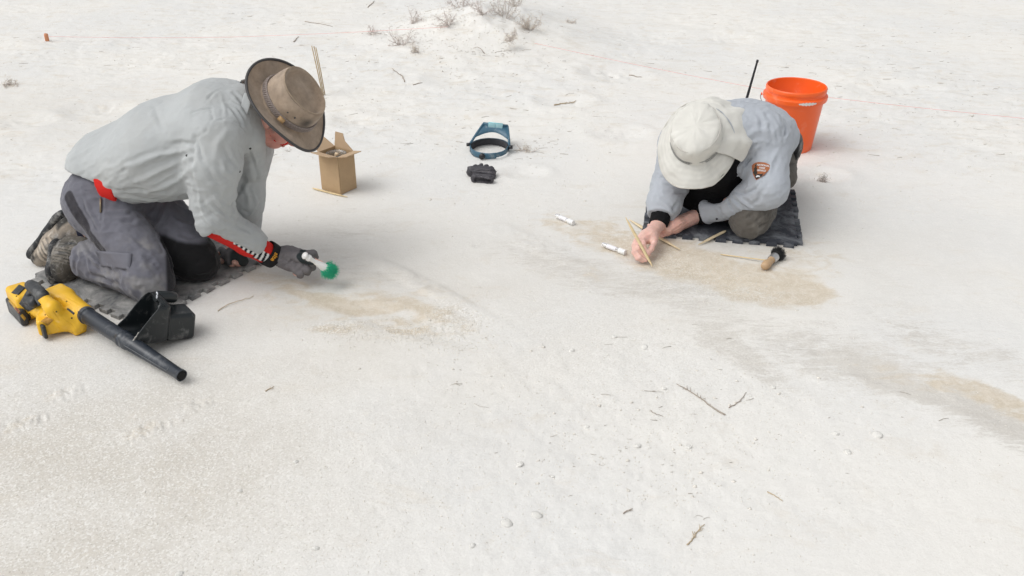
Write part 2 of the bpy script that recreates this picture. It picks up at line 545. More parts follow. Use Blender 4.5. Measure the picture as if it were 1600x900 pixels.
for b_, a_ in (((x, y, 1060, 405, 1180, 440, .13, .5), .70), ((x, y, 1190, 440, 1310, 460, .18, .3), .66), ((x, y, 960, 372, 1060, 405, .11, .7), .5), ((x, y, 1240, 405, 1330, 430, .16, .6), .34), ((x, y, 560, 478, 720, 510, .17, .8), .34), ((x, y, 890, 350, 930, 365, .12, .8), .3),
               ((x, y, 560, 478, 740, 520, .055, .5), .62), ((x, y, 470, 448, 600, 480, .05, .7), .4), ((x, y, 705, 505, 740, 525, .07, .6), .35), ((x, y, 535, 518, 590, 518, .04, .6), .55), ((x, y, 640, 523, 668, 532, .022, .6), .8),
               ((x, y, 400, 430, 520, 450, .12, .7), .2), ((x, y, 105, 615, 130, 603, .03, .5), .3), ((x, y, 230, 675, 265, 660, .03, .5), .3), ((x, y, 35, 663, 75, 650, .025, .5), .3),
               ((x, y, 1130, 435, 1180, 465, .06, .6), .4), ((x, y, 1540, 622, 1640, 655, .06, .6), .6), ((x, y, 1390, 585, 1460, 610, .05, .8), .35), ((x, y, 930, 430, 960, 440, .05, .8), .3), ((x, y, 1290, 270, 1300, 290, .1, .9), .12), ((x, y, 840, 240, 860, 245, .05, .9), .25), ((x, y, 150, 172, 190, 172, .1, .9), .15)):
    T = np.maximum(T, a_*blob(*b_))
tan[near] = T
G = 0*x
for b_, a_ in (((x, y, 930, 430, 1130, 490, .13, .7), .6), ((x, y, 1160, 560, 1230, 630, .05, .6), .5), ((x, y, 1430, 610, 1660, 700, .09, .7), 1.0), ((x, y, 1330, 570, 1560, 650, .16, .8), .62), ((x, y, 1150, 555, 1230, 620, .06, .7), .75), ((x, y, 1050, 470, 1180, 520, .10, .8), .6), ((x, y, 1480, 545, 1640, 610, .12, .9), .5), ((x, y, 1020, 430, 1100, 480, .1, .8), .55), ((x, y, 1300, 570, 1500, 630, .05, .7), .45), ((x, y, 1500, 540, 1640, 590, .12, .8), .28), ((x, y, 1000, 470, 1160, 520, .05, .8), .4), ((x, y, 1110, 480, 1500, 600, .05, .8), .3),
               ((x, y, 600, 430, 720, 480, .09, .6), .34), ((x, y, 540, 350, 620, 380, .18, .8), .25), ((x, y, 500, 370, 560, 400, .2, .8), .3), ((x, y, 1300, 480, 1440, 520, .1, .9), .2), ((x, y, 700, 120, 760, 150, .25, .9), .16), ((x, y, 1240, 615, 1330, 665, .04, .8), .3),
               ((x, y, 820, 380, 900, 410, .1, .8), .2), ((x, y, 640, 88, 700, 100, .3, 1), .08)):
    G = np.maximum(G, a_*blob(*b_))
grey[near] = G
Wm = .68*blob(x, y, 60, 800, 420, 760, .55, .7)+.3*blob(x, y, 150, 180, 400, 200, .5, .9)+.35*blob(x, y, 330, 640, 900, 560, .5, 1)+.5*blob(x, y, 480, 440, 720, 470, .4, 1)+.45*blob(x, y, 1150, 390, 1500, 390, .5, 1)
warm[near] = np.clip(Wm, 0, 1)
grain[near] = np.clip(blob(x, y, 60, 760, 520, 800, .6, .7)+.5*blob(x, y, 1130, 455, 1250, 470, .08, .5)+.5*blob(x, y, 1030, 400, 1090, 430, .06, .6)+blob(x, y, 705, 507, 740, 525, .08, .7)+.9*blob(x, y, 540, 517, 600, 517, .05, .7)+blob(x, y, 640, 523, 668, 532, .03, .7)+.5*blob(x, y, 1000, 560, 1180, 640, .3, .8), 0, 1)
lumpy[near] = sstep(4.0, 4.9, y+.35*np.abs(x-.2)-.15)
V = np.stack([xf, yf, zf], 1)
ii = np.arange(ny*nx).reshape(ny, nx)
F = np.stack([ii[:-1, :-1], ii[:-1, 1:], ii[1:, 1:], ii[1:, :-1]], -1).reshape(-1, 4)

def ground_material():
    m = bpy.data.materials.new('gypsum_sand'); m.use_nodes = True
    nt = m.node_tree; N = nt.nodes; L = nt.links; b = N['Principled BSDF']
    b.inputs['Roughness'].default_value = .95; b.inputs['Specular IOR Level'].default_value = .15
    g = N.new('ShaderNodeNewGeometry'); pos = g.outputs['Position']
    def noise(scale, det=6, rough=.6, stretch=None, dist=0, rot=None):
        n = N.new('ShaderNodeTexNoise'); n.inputs['Scale'].default_value = scale; n.inputs['Detail'].default_value = det; n.inputs['Roughness'].default_value = rough; n.inputs['Distortion'].default_value = dist
        mp = N.new('ShaderNodeMapping')
        if stretch: mp.inputs['Scale'].default_value = stretch
        if rot: mp.inputs['Rotation'].default_value = (0, 0, rot)
        L.new(pos, mp.inputs['Vector']); L.new(mp.outputs[0], n.inputs['Vector'])
        return n.outputs['Fac']
    def math_(op, a, c, d=None):
        n = N.new('ShaderNodeMath'); n.operation = op
        for i, v in enumerate((a, c) if d is None else (a, c, d)):
            if isinstance(v, (int, float)): n.inputs[i].default_value = v
            else: L.new(v, n.inputs[i])
        return n.outputs[0]
    def mr(v, a, c, lo=0, hi=1):
        n = N.new('ShaderNodeMapRange'); n.interpolation_type = 'SMOOTHSTEP'
        for k, q in zip(('From Min', 'From Max', 'To Min', 'To Max'), (a, c, lo, hi)): n.inputs[k].default_value = q
        L.new(v, n.inputs['Value']); return n.outputs[0]
    def attr(n_):
        n = N.new('ShaderNodeAttribute'); n.attribute_name = n_; return n.outputs['Fac']
    def mix(f, a, c):
        n = N.new('ShaderNodeMix'); n.data_type = 'RGBA'
        L.new(f, n.inputs['Factor']) if not isinstance(f, float) else setattr(n.inputs['Factor'], 'default_value', f)
        for k, v in ((6, a), (7, c)):
            if isinstance(v, tuple): n.inputs[k].default_value = (*v, 1)
            else: L.new(v, n.inputs[k])
        return n.outputs[2]
    n1 = noise(3.2, 7, .62); n2 = noise(26, 6, .7, dist=.5); n3 = noise(160, 4, .7); ns = noise(9, 8, .72, (1, 3.2, 1), .8, math.radians(-24))
    big = noise(.9, 4, .5)
    W = (.745, .728, .688)
    c = mix(mr(big, .35, .65), W, (.70, .695, .675))
    c = mix(mr(n2, .45, .75, 0, .35), c, (.80, .785, .75))
    c = mix(math_('MULTIPLY', attr('warm'), mr(n1, .3, .65, .35, .85)), c, (.565, .527, .465))
    lm = math_('MULTIPLY', attr('lumpy'), mr(noise(8, 9, .72, (1, 1.8, 1), .6), .50, .68, 0, .55))
    c = mix(lm, c, (.63, .575, .49))
    c = mix(math_('MULTIPLY', mr(noise(4.5, 9, .72, (1, 1.6, 1), .8), .53, .72, 0, .38), 1.0), c, (.62, .565, .48))
    ga = attr('grey')
    gf = mr(math_('ADD', ga, math_('ADD', math_('MULTIPLY', math_('SUBTRACT', ns, .5), 1.9), math_('MULTIPLY', math_('SUBTRACT', noise(60, 5, .7, (1, 2.4, 1), .3, math.radians(-24)), .5), 1.1))), .22, .85, 0, .72)
    gf = math_('MULTIPLY', gf, mr(ga, 0, .22))
    c = mix(gf, c, mix(mr(n1, .4, .6), (.51, .48, .435), (.57, .54, .49)))
    ta = attr('tan')
    tf = mr(math_('ADD', ta, math_('MULTIPLY', math_('SUBTRACT', noise(9, 9, .68, (1, 1.8, 1), .9), .5), 1.6)), .12, .68, 0, .95)
    tf = math_('MULTIPLY', tf, mr(ta, 0, .1))
    c = mix(tf, c, mix(mr(n2, .35, .7), (.56, .49, .385), (.65, .585, .49)))
    # bits of dark litter in the lumpy sand
    vo = N.new('ShaderNodeTexVoronoi'); vo.inputs['Scale'].default_value = 16; vo.inputs['Randomness'].default_value = 1
    mp = N.new('ShaderNodeMapping'); mp.inputs['Scale'].default_value = (1, 3.2, 1); L.new(pos, mp.inputs['Vector'])
    wv = N.new('ShaderNodeVectorMath'); wv.operation = 'ADD'
    nz = N.new('ShaderNodeTexNoise'); nz.inputs['Scale'].default_value = 30; L.new(pos, nz.inputs['Vector'])
    sc_ = N.new('ShaderNodeVectorMath'); sc_.operation = 'SCALE'; sc_.inputs['Scale'].default_value = .12; L.new(nz.outputs['Color'], sc_.inputs[0])
    L.new(mp.outputs[0], wv.inputs[0]); L.new(sc_.outputs[0], wv.inputs[1]); L.new(wv.outputs[0], vo.inputs['Vector'])
    sp = mr(vo.outputs['Distance'], .10, .16, 1, 0)
    rnd = N.new('ShaderNodeSeparateColor'); L.new(vo.outputs['Color'], rnd.inputs[0])
    sp = math_('MULTIPLY', sp, mr(rnd.outputs[0], .72, .8))
    sp = math_('MULTIPLY', sp, math_('ADD', math_('MULTIPLY', attr('lumpy'), .8), .05))
    c = mix(sp, c, (.34, .30, .25))
    vo2 = N.new('ShaderNodeTexVoronoi'); vo2.inputs['Scale'].default_value = 230; L.new(pos, vo2.inputs['Vector'])
    r2 = N.new('ShaderNodeSeparateColor'); L.new(vo2.outputs['Color'], r2.inputs[0])
    gr = math_('ADD', math_('MULTIPLY', attr('grain'), .42), .12)
    spk = math_('MULTIPLY', mr(r2.outputs[1], .55, .95), gr)
    c = mix(spk, c, (.86, .85, .82))
    spd = math_('MULTIPLY', mr(r2.outputs[2], .7, 1), math_('MULTIPLY', gr, .6))
    c = mix(spd, c, (.42, .39, .34))
    L.new(c, b.inputs['Base Color'])
    h = math_('ADD', math_('MULTIPLY', n2, .5), math_('MULTIPLY', n3, .16))
    h = math_('ADD', h, math_('MULTIPLY', noise(70, 6, .7), math_('ADD', .12, math_('MULTIPLY', attr('lumpy'), .28))))
    h = math_('ADD', h, math_('MULTIPLY', r2.outputs[0], math_('MULTIPLY', gr, .42)))
    h = math_('ADD', h, math_('MULTIPLY', ns, math_('ADD', .1, math_('MULTIPLY', ga, .8))))
    rg = N.new('ShaderNodeTexNoise'); rg.noise_type = 'RIDGED_MULTIFRACTAL'; rg.normalize = True; rg.inputs['Scale'].default_value = 11; rg.inputs['Detail'].default_value = 7; rg.inputs['Roughness'].default_value = .62; rg.inputs['Distortion'].default_value = .7
    mpr = N.new('ShaderNodeMapping'); mpr.inputs['Scale'].default_value = (1, 2, 1); mpr.inputs['Rotation'].default_value = (0, 0, math.radians(-20)); L.new(pos, mpr.inputs['Vector']); L.new(mpr.outputs[0], rg.inputs['Vector'])
    h = math_('ADD', h, math_('MULTIPLY', rg.outputs['Fac'], mr(noise(1.7, 4, .6), .42, .62, .03, .75)))
    bp = N.new('ShaderNodeBump'); bp.inputs['Strength'].default_value = .7; bp.inputs['Distance'].default_value = .005
    L.new(h, bp.inputs['Height']); L.new(bp.outputs[0], b.inputs['Normal'])
    return m
ground = link_mesh('ground', V, F, ground_material(), loc=(0, 0, 0), attrs=dict(tan=tan, grey=grey, warm=warm, grain=grain, lumpy=lumpy))
tag(ground, kind='structure')
_Z = zf.reshape(ny, nx); _ys = ys; _hw = hw; _nu = 860; _ne = len(e)
del X, Y, V, F, xf, yf, zf
def gz(x, y):
    """height of the built ground sheet at one point"""
    j = int(np.searchsorted(_ys, y))-1; j = min(max(j, 7), ny-3); t = (y-_ys[j])/(_ys[j+1]-_ys[j]); z = 0
    for jj, wt in ((j, 1-t), (j+1, t)):
        q = (x/_hw[jj]+1)/2*(_nu-1); q = min(max(q, 0), _nu-1.001); i = int(q); z += wt*(_Z[jj, _ne+i]*(1-q+i)+_Z[jj, _ne+i+1]*(q-i))
    return float(z)

def gp(px, py, up=0.0):
    """ground point sighted at a pixel, on the sand surface"""
    p = at(px, py)
    for _ in range(3): p = at(px, py, gz(p[0], p[1]))
    p[2] += up
    return p

# ------------------------------------------------------------------ materials of the people
M_skin = mat('skin', (.5, .26, .19), .5, var=.14, vscale=55, bump=.3, bscale=220, sss=.15, attr=True)
M_shirt1 = mat('grey_green_cotton', (.3, .32, .31), .85, wrinkle=1.6, var=.05, vscale=9, bump=.35, bscale=700, spec=.2, attr=True, sheen=.15)
M_trouser1 = mat('slate_grey_twill', (.1, .1, .115), .85, wrinkle=1.6, var=.07, vscale=14, bump=.4, bscale=800, spec=.2, attr=True, sheen=.15)
M_shirt2 = mat('pale_blue_grey_cotton', (.3, .33, .37), .85, wrinkle=1.6, var=.04, vscale=9, bump=.35, bscale=700, spec=.2, attr=True, sheen=.15)
M_trouser2 = mat('brown_grey_twill', (.1, .095, .085), .85, wrinkle=1.8, var=.08, vscale=16, bump=.45, bscale=700, spec=.2, attr=True, sheen=.15)
M_tee = mat('black_jersey', (.008, .008, .009), .9, bump=.3, bscale=400, spec=.15)
M_red = mat('red_jersey', (.62, .025, .02), .8, bump=.3, bscale=500, spec=.2)
M_black = mat('black_webbing', (.012, .012, .013), .8, bump=.5, bscale=500, spec=.3)
M_white_print = mat('white_print', (.72, .72, .72), .7)
M_glove = mat('grey_glove_knit', (.165, .155, .16), .85, var=.08, vscale=40, bump=.5, bscale=500, spec=.2, attr=True)
M_glove_pad = mat('dark_glove_pad', (.035, .045, .045), .65, bump=.3, bscale=300)
M_sock = mat('navy_sock', (.012, .015, .035), .9, bump=.5, bscale=500)
M_sole = mat('black_rubber_sole', (.025, .027, .03), .75, bump=.4, bscale=120, dust=.35, dustscale=25)
M_shoe = mat('dusty_shoe_upper', (.2, .17, .14), .85, var=.2, vscale=60, bump=.5, bscale=400, attr=True, dust=.3, dustscale=30)
M_hair = mat('grey_hair', (.35, .31, .28), .7, var=.3, vscale=300, bump=.6, bscale=700)
M_yellow_print = mat('orange_yellow_print', (.75, .33, .02), .6)
GY1 = (.43, .448, .45); GT1 = (.145, .146, .172)

def strand(mb, p, q, r0, r1, n=5, bend=None):
    pts = []
    for i in range(5):
        t = i/4; b_ = 0 if bend is None else np.asarray(bend)*math.sin(math.pi*t)
        pts.append((1-t)*np.asarray(p)+t*np.asarray(q)+b_)
    mb.tube(pts, [r0+(r1-r0)*i/4 for i in range(5)], n)
def head_prims(c, up, fwd, s=1.0):
    """skull, face, ears; c = centre of the head at eye height"""
    up = nrm(up); fwd = nrm(np.asarray(fwd)-up*np.dot(fwd, up)); side = np.cross(up, fwd)
    L = lambda f, u_, l: np.asarray(c)+s*(f*fwd+u_*up+l*side)
    Mx = np.stack([fwd, side, up], 1)
    P = [ell(L(-.004, .03, 0), A(.094, .077, .092)*s, Mx), (ell(L(.03, -.035, 0), A(.062, .058, .078)*s, Mx), .03),
         (rc(L(.05, -.085, 0), L(.068, -.098, 0), .026*s, .022*s), .03), (rc(L(.0, -.07, .05), L(.06, -.1, .012), .022*s, .018*s), .03), (rc(L(.0, -.07, -.05), L(.06, -.1, -.012), .022*s, .018*s), .03),
         (rc(L(.088, .0, 0), L(.112, -.042, 0), .009*s, .014*s), .012), (ell(L(.105, -.046, .011), A(.011, .009, .008)*s, Mx), .006), (ell(L(.105, -.046, -.011), A(.011, .009, .008)*s, Mx), .006),
         (rc(L(.086, .02, .036), L(.09, .022, .012), .01*s), .012), (rc(L(.086, .02, -.036), L(.09, .022, -.012), .01*s), .012),
         (rc(L(.092, -.066, .02), L(.098, -.065, 0), .006*s), .006), (rc(L(.092, -.066, -.02), L(.098, -.065, 0), .006*s), .006), (rc(L(.09, -.077, .014), L(.094, -.078, -.014), .007*s), .006),
         (ell(L(.07, -.03, .045), A(.02, .02, .02)*s, Mx), .025), (ell(L(.07, -.03, -.045), A(.02, .02, .02)*s, Mx), .025)]
    for k in (1, -1):
        P.append((ell(L(-.005, -.01, k*.08), A(.02, .009, .032)*s, Mx), .006))
        P.append((ell(L(.078, .0, k*.032), A(.012, .012, .012)*s, Mx), .003))
    return P, L
def finger(pts, r0, r1, k=.004):
    out = []
    n = len(pts)-1
    for i in range(n):
        a = r0+(r1-r0)*i/n; b_ = r0+(r1-r0)*(i+1)/n
        out.append((rc(pts[i], pts[i+1], a, b_), k))
    return out
SK = (.66, .39, .32)

# ================================================================== the digger on the left: brown hat, grey shirt
p1 = thing('person', 'digger in brown wide-brimmed hat kneeling with a green brush in gloved hand', 'person', (-1.2, 3.0, .012), 'people kneeling on foam mats at the dig')
PEL = A(-1.40, 3.155, .29); NH = A(-1.42, 3.06, .28); FH = A(-1.38, 3.25, .29)
NK = A(-1.190, 2.835, .078); FK = A(-1.096, 3.003, .075)
NA = A(-1.500, 3.01, .085); FA = A(-1.53, 3.12, .15)
NECK = A(-.885, 3.10, .60); NS = A(-.93, 2.93, .545); FS = A(-.88, 3.27, .545)
NE = A(-.995, 2.925, .268); NW = A(-.842, 3.012, .095)
FE = A(-.945, 3.14, .285); FW = A(-.968, 3.15, .085)
UPL = nrm(A(-.04, -.19, 0))          # towards the near side
_d = nrm(atY(447, 170, 3.1)-A(0, 0, CAM_H)); _r = nrm(np.cross(_d, A(0, SP, CP))); _u = np.cross(_r, _d)
HUP = nrm(.56*_r+.50*_u-.66*_d); HF = nrm(.69*_r-.71*_u+.02*_d); HF = nrm(HF-HUP*np.dot(HF, HUP)); HS = np.cross(HUP, HF)
HC = atY(449, 163, 3.12)-HUP*.052
hp, HL = head_prims(HC, HUP, HF)
# near hand: fingers wrapped round the brush handle
hW = NW; hP = at(452, 403, .082); K = [at(478, 397, .098), at(476, 407, .092), at(470, 416, .08), at(462, 422, .068)]
def cur(a, b_, c, d): return [a, b_, c, d]
fingers1 = finger([K[0], at(489, 396, .095), at(492, 402, .075), at(486, 406, .06)], .0115, .009) + \
    finger([K[1], at(487, 412, .085), at(488, 418, .062), at(480, 418, .05)], .0115, .009) + \
    finger([K[2], at(480, 421, .072), at(480, 425, .05), at(472, 423, .04)], .011, .009) + \
    finger([K[3], at(470, 427, .058), at(469, 430, .04), at(461, 427, .034)], .010, .0085)
thumb1 = finger([at(446, 398, .10), at(468, 402, .112), at(487, 407, .106), at(501, 411, .094)], .0135, .0095, .01)
palm1 = [rc(hW, hP, .026, .036, ax=(0, -.5, .85), f=.8), (rc(at(448, 395, .09), at(476, 399, .095), .020, .016), .02), (rc(at(445, 408, .07), at(466, 420, .068), .022, .015), .02), (rc(hP, at(472, 410, .08), .026, .02), .02)]
# far hand: pressed on the edge of the mat
fh = at(366, 399, .04)
fk = [at(354, 397, .048), at(356, 402, .046), at(360, 406, .042), at(366, 410, .038)]
fingers2 = finger([fk[0], at(349, 393, .04), at(346, 390, .028), at(344, 396, .022)], .010, .008) + finger([fk[1], at(350, 400, .036), at(349, 405, .024), at(347, 409, .020)], .010, .0085) + \
    finger([fk[2], at(359, 410, .03), at(361, 413, .022), at(364, 414, .02)], .010, .0085) + finger([fk[3], at(371, 412, .028), at(374, 413, .022), at(376, 412, .02)], .0095, .008)
thumb2 = finger([at(372, 393, .05), at(364, 391, .05), at(356, 388, .045)], .012, .009, .01)
palm2 = [rc(FW, fh, .024, .032, ax=(0, 0, 1), f=.75), (rc(fh, at(360, 402, .045), .026, .02), .02), (rc(at(372, 399, .042), at(380, 408, .035), .022, .016), .02)]
body1 = union([rc(PEL, A(-1.16, 3.12, .42), .105, .10, ax=UPL, f=1.35), (rc(A(-1.16, 3.12, .42), A(-.96, 3.1, .52), .10, .10, ax=UPL, f=1.45), .05),
               (rc(NS+A(.0, .03, -.01), FS+A(0, -.03, -.01), .055), .06), (rc(NECK-A(.03, 0, .03), HC-HUP*.03-HF*.02, .056, .054), .04),
               (rc(NH, NK, .075, .052), .05), (rc(FH, FK, .075, .052), .05), (rc(NK, NA, .05, .036), .03), (rc(FK, FA, .05, .036), .03),
               (rc(NS, NE, .045, .036), .04), (rc(NE, NW, .037, .024), .015), (rc(FS, FE, .045, .036), .04), (rc(FE, FW, .037, .024), .015)]
              + hp + [(q if not isinstance(q, tuple) else q) for q in palm1+fingers1+thumb1+palm2+fingers2+thumb2], .02)
B = Surf(body1, .0034, 1)
B.paint(SK)
B.tint(np.exp(-((np.linalg.norm(B.V-HL(.06, -.04, 0), axis=1))/.09)**2)*.7, (.52, .12, .10))
B.build('body', M_skin, p1)
# beard, hair, eyes
mb = MB(); r_ = np.random.default_rng(3)
for i in range(520):
    a = r_.uniform(-1, 1); q = r_.uniform(0, 1)
    base = HL(.085-.07*abs(a)**1.6-q*.015, -.075-.035*q*(1-abs(a)*.4), a*.062*(1-.25*q))
    d = nrm(.6*HF*(1-abs(a))+HS*a*.5-HUP*.7+r_.normal(0, .25, 3))
    strand(mb, base, base+d*r_.uniform(.008, .02), .0011, .0004, 3)
for i in range(420):
    a = r_.choice([-1, 1])*r_.uniform(0.5, 2.2); q = r_.uniform(0, 1)
    base = HL(.1*math.cos(a)-.012, .04-.085*q*(1 if math.cos(a) < -.1 else .5), .079*math.sin(a))
    d = nrm(-HUP+r_.normal(0, .2, 3)); strand(mb, base, base+d*r_.uniform(.012, .028), .0012, .0005, 3)
mb.build('hair', M_hair, p1)
M_eye = mat('eye_white', (.6, .58, .55), .2)
for k in (1, -1):
    V, F = polygonise(ell(HL(.0845, 0, k*.032), (.009, .009, .009)), .0022, .01); link_mesh('eye', V, F, M_eye, p1)
# red neck gaiter seen between collar and hat
g = union([(ell(HL(.022, -.060, 0), (.106, .088, .082), np.stack([HF, HS, HUP], 1)), .02), rc(NECK-A(.035, 0, .03), HC-HUP*.055-HF*.022, .073, .074), (rc(HC-HUP*.055-HF*.022, HC-HUP*.075+HF*.01, .066, .05), .02)], .02)
G_ = Surf(clip(g, half(HC-HUP*.045, HUP), half(NECK-A(.02, 0, .0), A(-1, 0, -.9)), half(HL(.095, -.05, 0), HF+HUP*.25), half(HL(0, -.012, 0), HUP)), .0045); G_.rough(.004, 28, 5, ridge=True)
G_.build('neck_gaiter', M_red, p1)

# ---- shirt
T1 = [rc(A(-1.405, 3.15, .385), A(-1.18, 3.125, .47), .112, .128, ax=UPL, f=1.52), (rc(A(-1.18, 3.125, .472), A(-.99, 3.11, .552), .130, .120, ax=UPL, f=1.62), .06),
      (rc(A(-.99, 3.11, .562), A(-.90, 3.10, .587), .112, .076, ax=UPL, f=1.5), .06),
      (rc(A(-1.26, 3.10, .375), A(-1.05, 3.08, .40), .095, .10, ax=UPL, f=1.55), .08),
      (rc(NS+A(-.01, .02, .0), NS+A(-.03, -.005, -.08), .082, .080), .05), (rc(NS+A(-.03, -.005, -.08), NE+A(0, 0, .02), .080, .068), .03),
      (rc(NE, NE*.45+NW*.55, .066, .054), .035), (rc(NE*.45+NW*.55, NE*.12+NW*.88, .053, .046), .02),
      (rc(atY(372, 205, 3.03), atY(392, 214, 3.04), .055, .046), .05), (rc(atY(398, 235, 3.08), atY(396, 262, 3.09), .035, .045), .05),
      (rc(FS, FE, .075, .066), .05), (rc(FE, FE*.3+FW*.7, .064, .058), .03), (ell(FE+A(.0, -.02, -.03), (.06, .055, .07)), .04)]
shirt_f = union(T1, .03)
tail = half(A(-1.42, 3.05, .30), A(-1, -.02, -.42))
hem = lambda P: -(P[:, 2]-np.where(P[:, 0] < -1.338, .372+(-1.338-P[:, 0])*.24-np.clip(P[:, 1]-3.0, 0, 1)*.30, .302+.006*np.sin(P[:, 0]*30)+.02*sstep(-1.12, -1.0, P[:, 0])))  # lower edge of the hanging front
def hemmed(P):
    d = shirt_f(P)
    d = np.where(P[:, 0] < -1.04, np.maximum(d, hem(P)), d)
    cw = nrm(NW-NE)
    far = ((P-NW.astype(np.float32))@cw.astype(np.float32))+.056
    al = np.clip(((P-NE.astype(np.float32))@cw.astype(np.float32))/np.linalg.norm(NW-NE), -.2, 1.2)
    lo_ = (P-NE.astype(np.float32))@DN.astype(np.float32)-(.047-.022*al)
    d = np.where((al > -.02) & (np.sqrt(((P-(NE*.5+NW*.5).astype(np.float32))**2).sum(1)) < .2) & (P[:, 2] < .27), np.maximum(d, lo_), d)
    nearm = np.sqrt(((P-NW.astype(np.float32))**2).sum(1)) < .12
    d = np.where(nearm, np.maximum(d, far), d)
    cf = nrm(FW-FE)
    d = np.where(np.sqrt(((P-FW.astype(np.float32))**2).sum(1)) < .13, np.maximum(d, (P-FW.astype(np.float32))@cf.astype(np.float32)+.045), d)
    return d
hemmed.box = shirt_f.box
_ua = nrm(NW-NE); DN = nrm(A(.1, -.35, -.9)); DN = nrm(DN-_ua*np.dot(DN, _ua))
S = Surf(hemmed, .0042, 2)
sp = nrm(A(.88, 0, .48)); Mx = np.stack([sp, np.cross(A(0, 1, 0), sp), A(0, 1, 0)], 1)
S.rough(.0045, A(4, 8, 6), 8, Mx)
S.rough(.0035, A(10, 26, 18), 12, Mx, ridge=True, mask=.35+.65*sstep(.56, .40, S.V[:, 2]))
for pix, w_, a_ in (
        # underarm radiating folds
        ([(300, 232), (272, 238), (235, 247), (200, 262)], .010, .007), ([(300, 245), (270, 258), (240, 272), (215, 285)], .009, .006), ([(302, 262), (280, 280), (255, 292), (230, 300)], .009, .007),
        ([(302, 225), (285, 222), (262, 226)], .007, -.005), ([(305, 215), (312, 232), (318, 255)], .008, -.006), ([(310, 205), (303, 225), (300, 250), (302, 280)], .010, -.004),
        ([(165, 282), (200, 262), (240, 247), (290, 240)], .005, -.005), ([(168, 305), (200, 307), (240, 312), (280, 300)], .009, .006), ([(175, 296), (215, 296), (262, 300), (300, 290)], .008, -.005),
        # back pleats
        ([(240, 165), (248, 185), (262, 210)], .010, -.003), ([(300, 177), (316, 172), (332, 170)], .004, -.006), ([(322, 160), (330, 150), (342, 141)], .005, -.004),
        ([(358, 165), (368, 178), (378, 195)], .008, -.007), ([(365, 145), (378, 160), (388, 178)], .007, -.007), ([(362, 160), (374, 168), (384, 184)], .006, .005), ([(345, 150), (352, 172), (350, 195)], .006, .003),
        ([(335, 190), (350, 186), (372, 192), (385, 205)], .004, -.004), ([(325, 160), (333, 185), (322, 205), (308, 215)], .005, -.003),
        # upper sleeve
        ([(352, 232), (360, 250), (372, 262)], .008, -.005), ([(345, 245), (352, 268), (368, 282)], .009, .005), ([(320, 250), (330, 275), (345, 290)], .010, -.004),
        ([(330, 300), (345, 320), (365, 330)], .009, .006), ([(318, 318), (332, 335), (352, 346)], .008, -.006), ([(315, 335), (330, 350), (348, 360)], .008, .007), ([(336, 322), (352, 336), (370, 342)], .007, -.006),
        ([(325, 360), (345, 362), (362, 356)], .007, -.005), ([(350, 355), (368, 362), (386, 366)], .008, .006), ([(355, 345), (372, 352), (390, 362)], .007, -.005), ([(370, 375), (388, 382), (402, 388)], .006, -.004),
        ([(372, 300), (365, 315), (362, 335)], .009, -.007), ([(380, 290), (388, 306), (388, 325)], .008, .006), ([(395, 250), (402, 275), (400, 300)], .008, -.005), ([(385, 265), (380, 285), (372, 300)], .010, -.008),
        ([(395, 300), (401, 318), (392, 332)], .007, .006), ([(375, 325), (388, 332), (400, 322)], .006, -.005), ([(375, 235), (380, 250), (378, 268)], .007, -.006), ([(392, 230), (398, 245), (402, 262)], .006, .005),
        ([(310, 290), (312, 315), (318, 335)], .008, .004), ([(355, 205), (340, 225), (336, 250)], .012, .004)):
    S.fold(pix, w_*.9, a_*1.15)
S.refresh(1)
S.rough(.0012, 60, 17)
S.refresh()
S.paint(GY1)
# seams darken slightly; cloth darker towards the bottom of the belly flap
for pix, w_ in (([(165, 283), (200, 263), (240, 247), (295, 240)], .0035), ([(335, 197), (352, 192), (372, 196), (386, 208)], .0025), ([(326, 150), (330, 175), (312, 210), (304, 225)], .0025)):
    pts = [S.drop(*q) for q in pix]; d, t = polydist(S.V, pts); S.tint(np.exp(-(d/w_)**2)*.35, (.26, .27, .265))
S.tint(sstep(.1, .5, fbm(S.V*9, 31))*.2, (.44, .44, .42))
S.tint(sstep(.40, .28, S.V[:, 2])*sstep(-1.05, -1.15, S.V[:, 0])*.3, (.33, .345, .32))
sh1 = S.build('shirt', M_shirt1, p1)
def collar(name, pts, h, m, parent, lean=(0, 0, 0), th=.0028):
    R = []
    for k in range(4):
        R.append([p+nn*(h*k/3)+np.asarray(lean)*(k/3)**2 for p, nn in pts])
    mb = MB().rings(R, closed=False)
    o = mb.build(name, m, parent); solidify(o, th); subsurf(o, 1); return o
nk = nrm(HC-NECK+A(0, 0, -.02)); a1 = nrm(np.cross(nk, A(0, 1, 0))); a2 = np.cross(nk, a1)
M_collar = mat('collar_cotton', GY1, .85, var=.08, vscale=15, bump=.3, bscale=600)
cp = []
for i in range(19):
    t = -2.5+5.0*i/18
    q = NECK-nk*.034+a1*(-math.cos(t))*.083+a2*math.sin(t)*.082
    cp.append((q, nrm(nk*.85+.5*(a1*(-math.cos(t))+a2*math.sin(t)))))
collar('collar', cp, .030, M_collar, sh1)
# small dark buttons on the sleeve and side vents
M_but = mat('dark_button', (.03, .03, .03), .4)
for px, py in ((374, 268), (289, 234), (292, 243), (391, 232)):
    p = S.drop(px, py); n = nrm(np.array([0, 0, CAM_H])-p); MB().tube([p-n*.001, p+n*.003], .0042, 10).build('button', M_but, sh1)

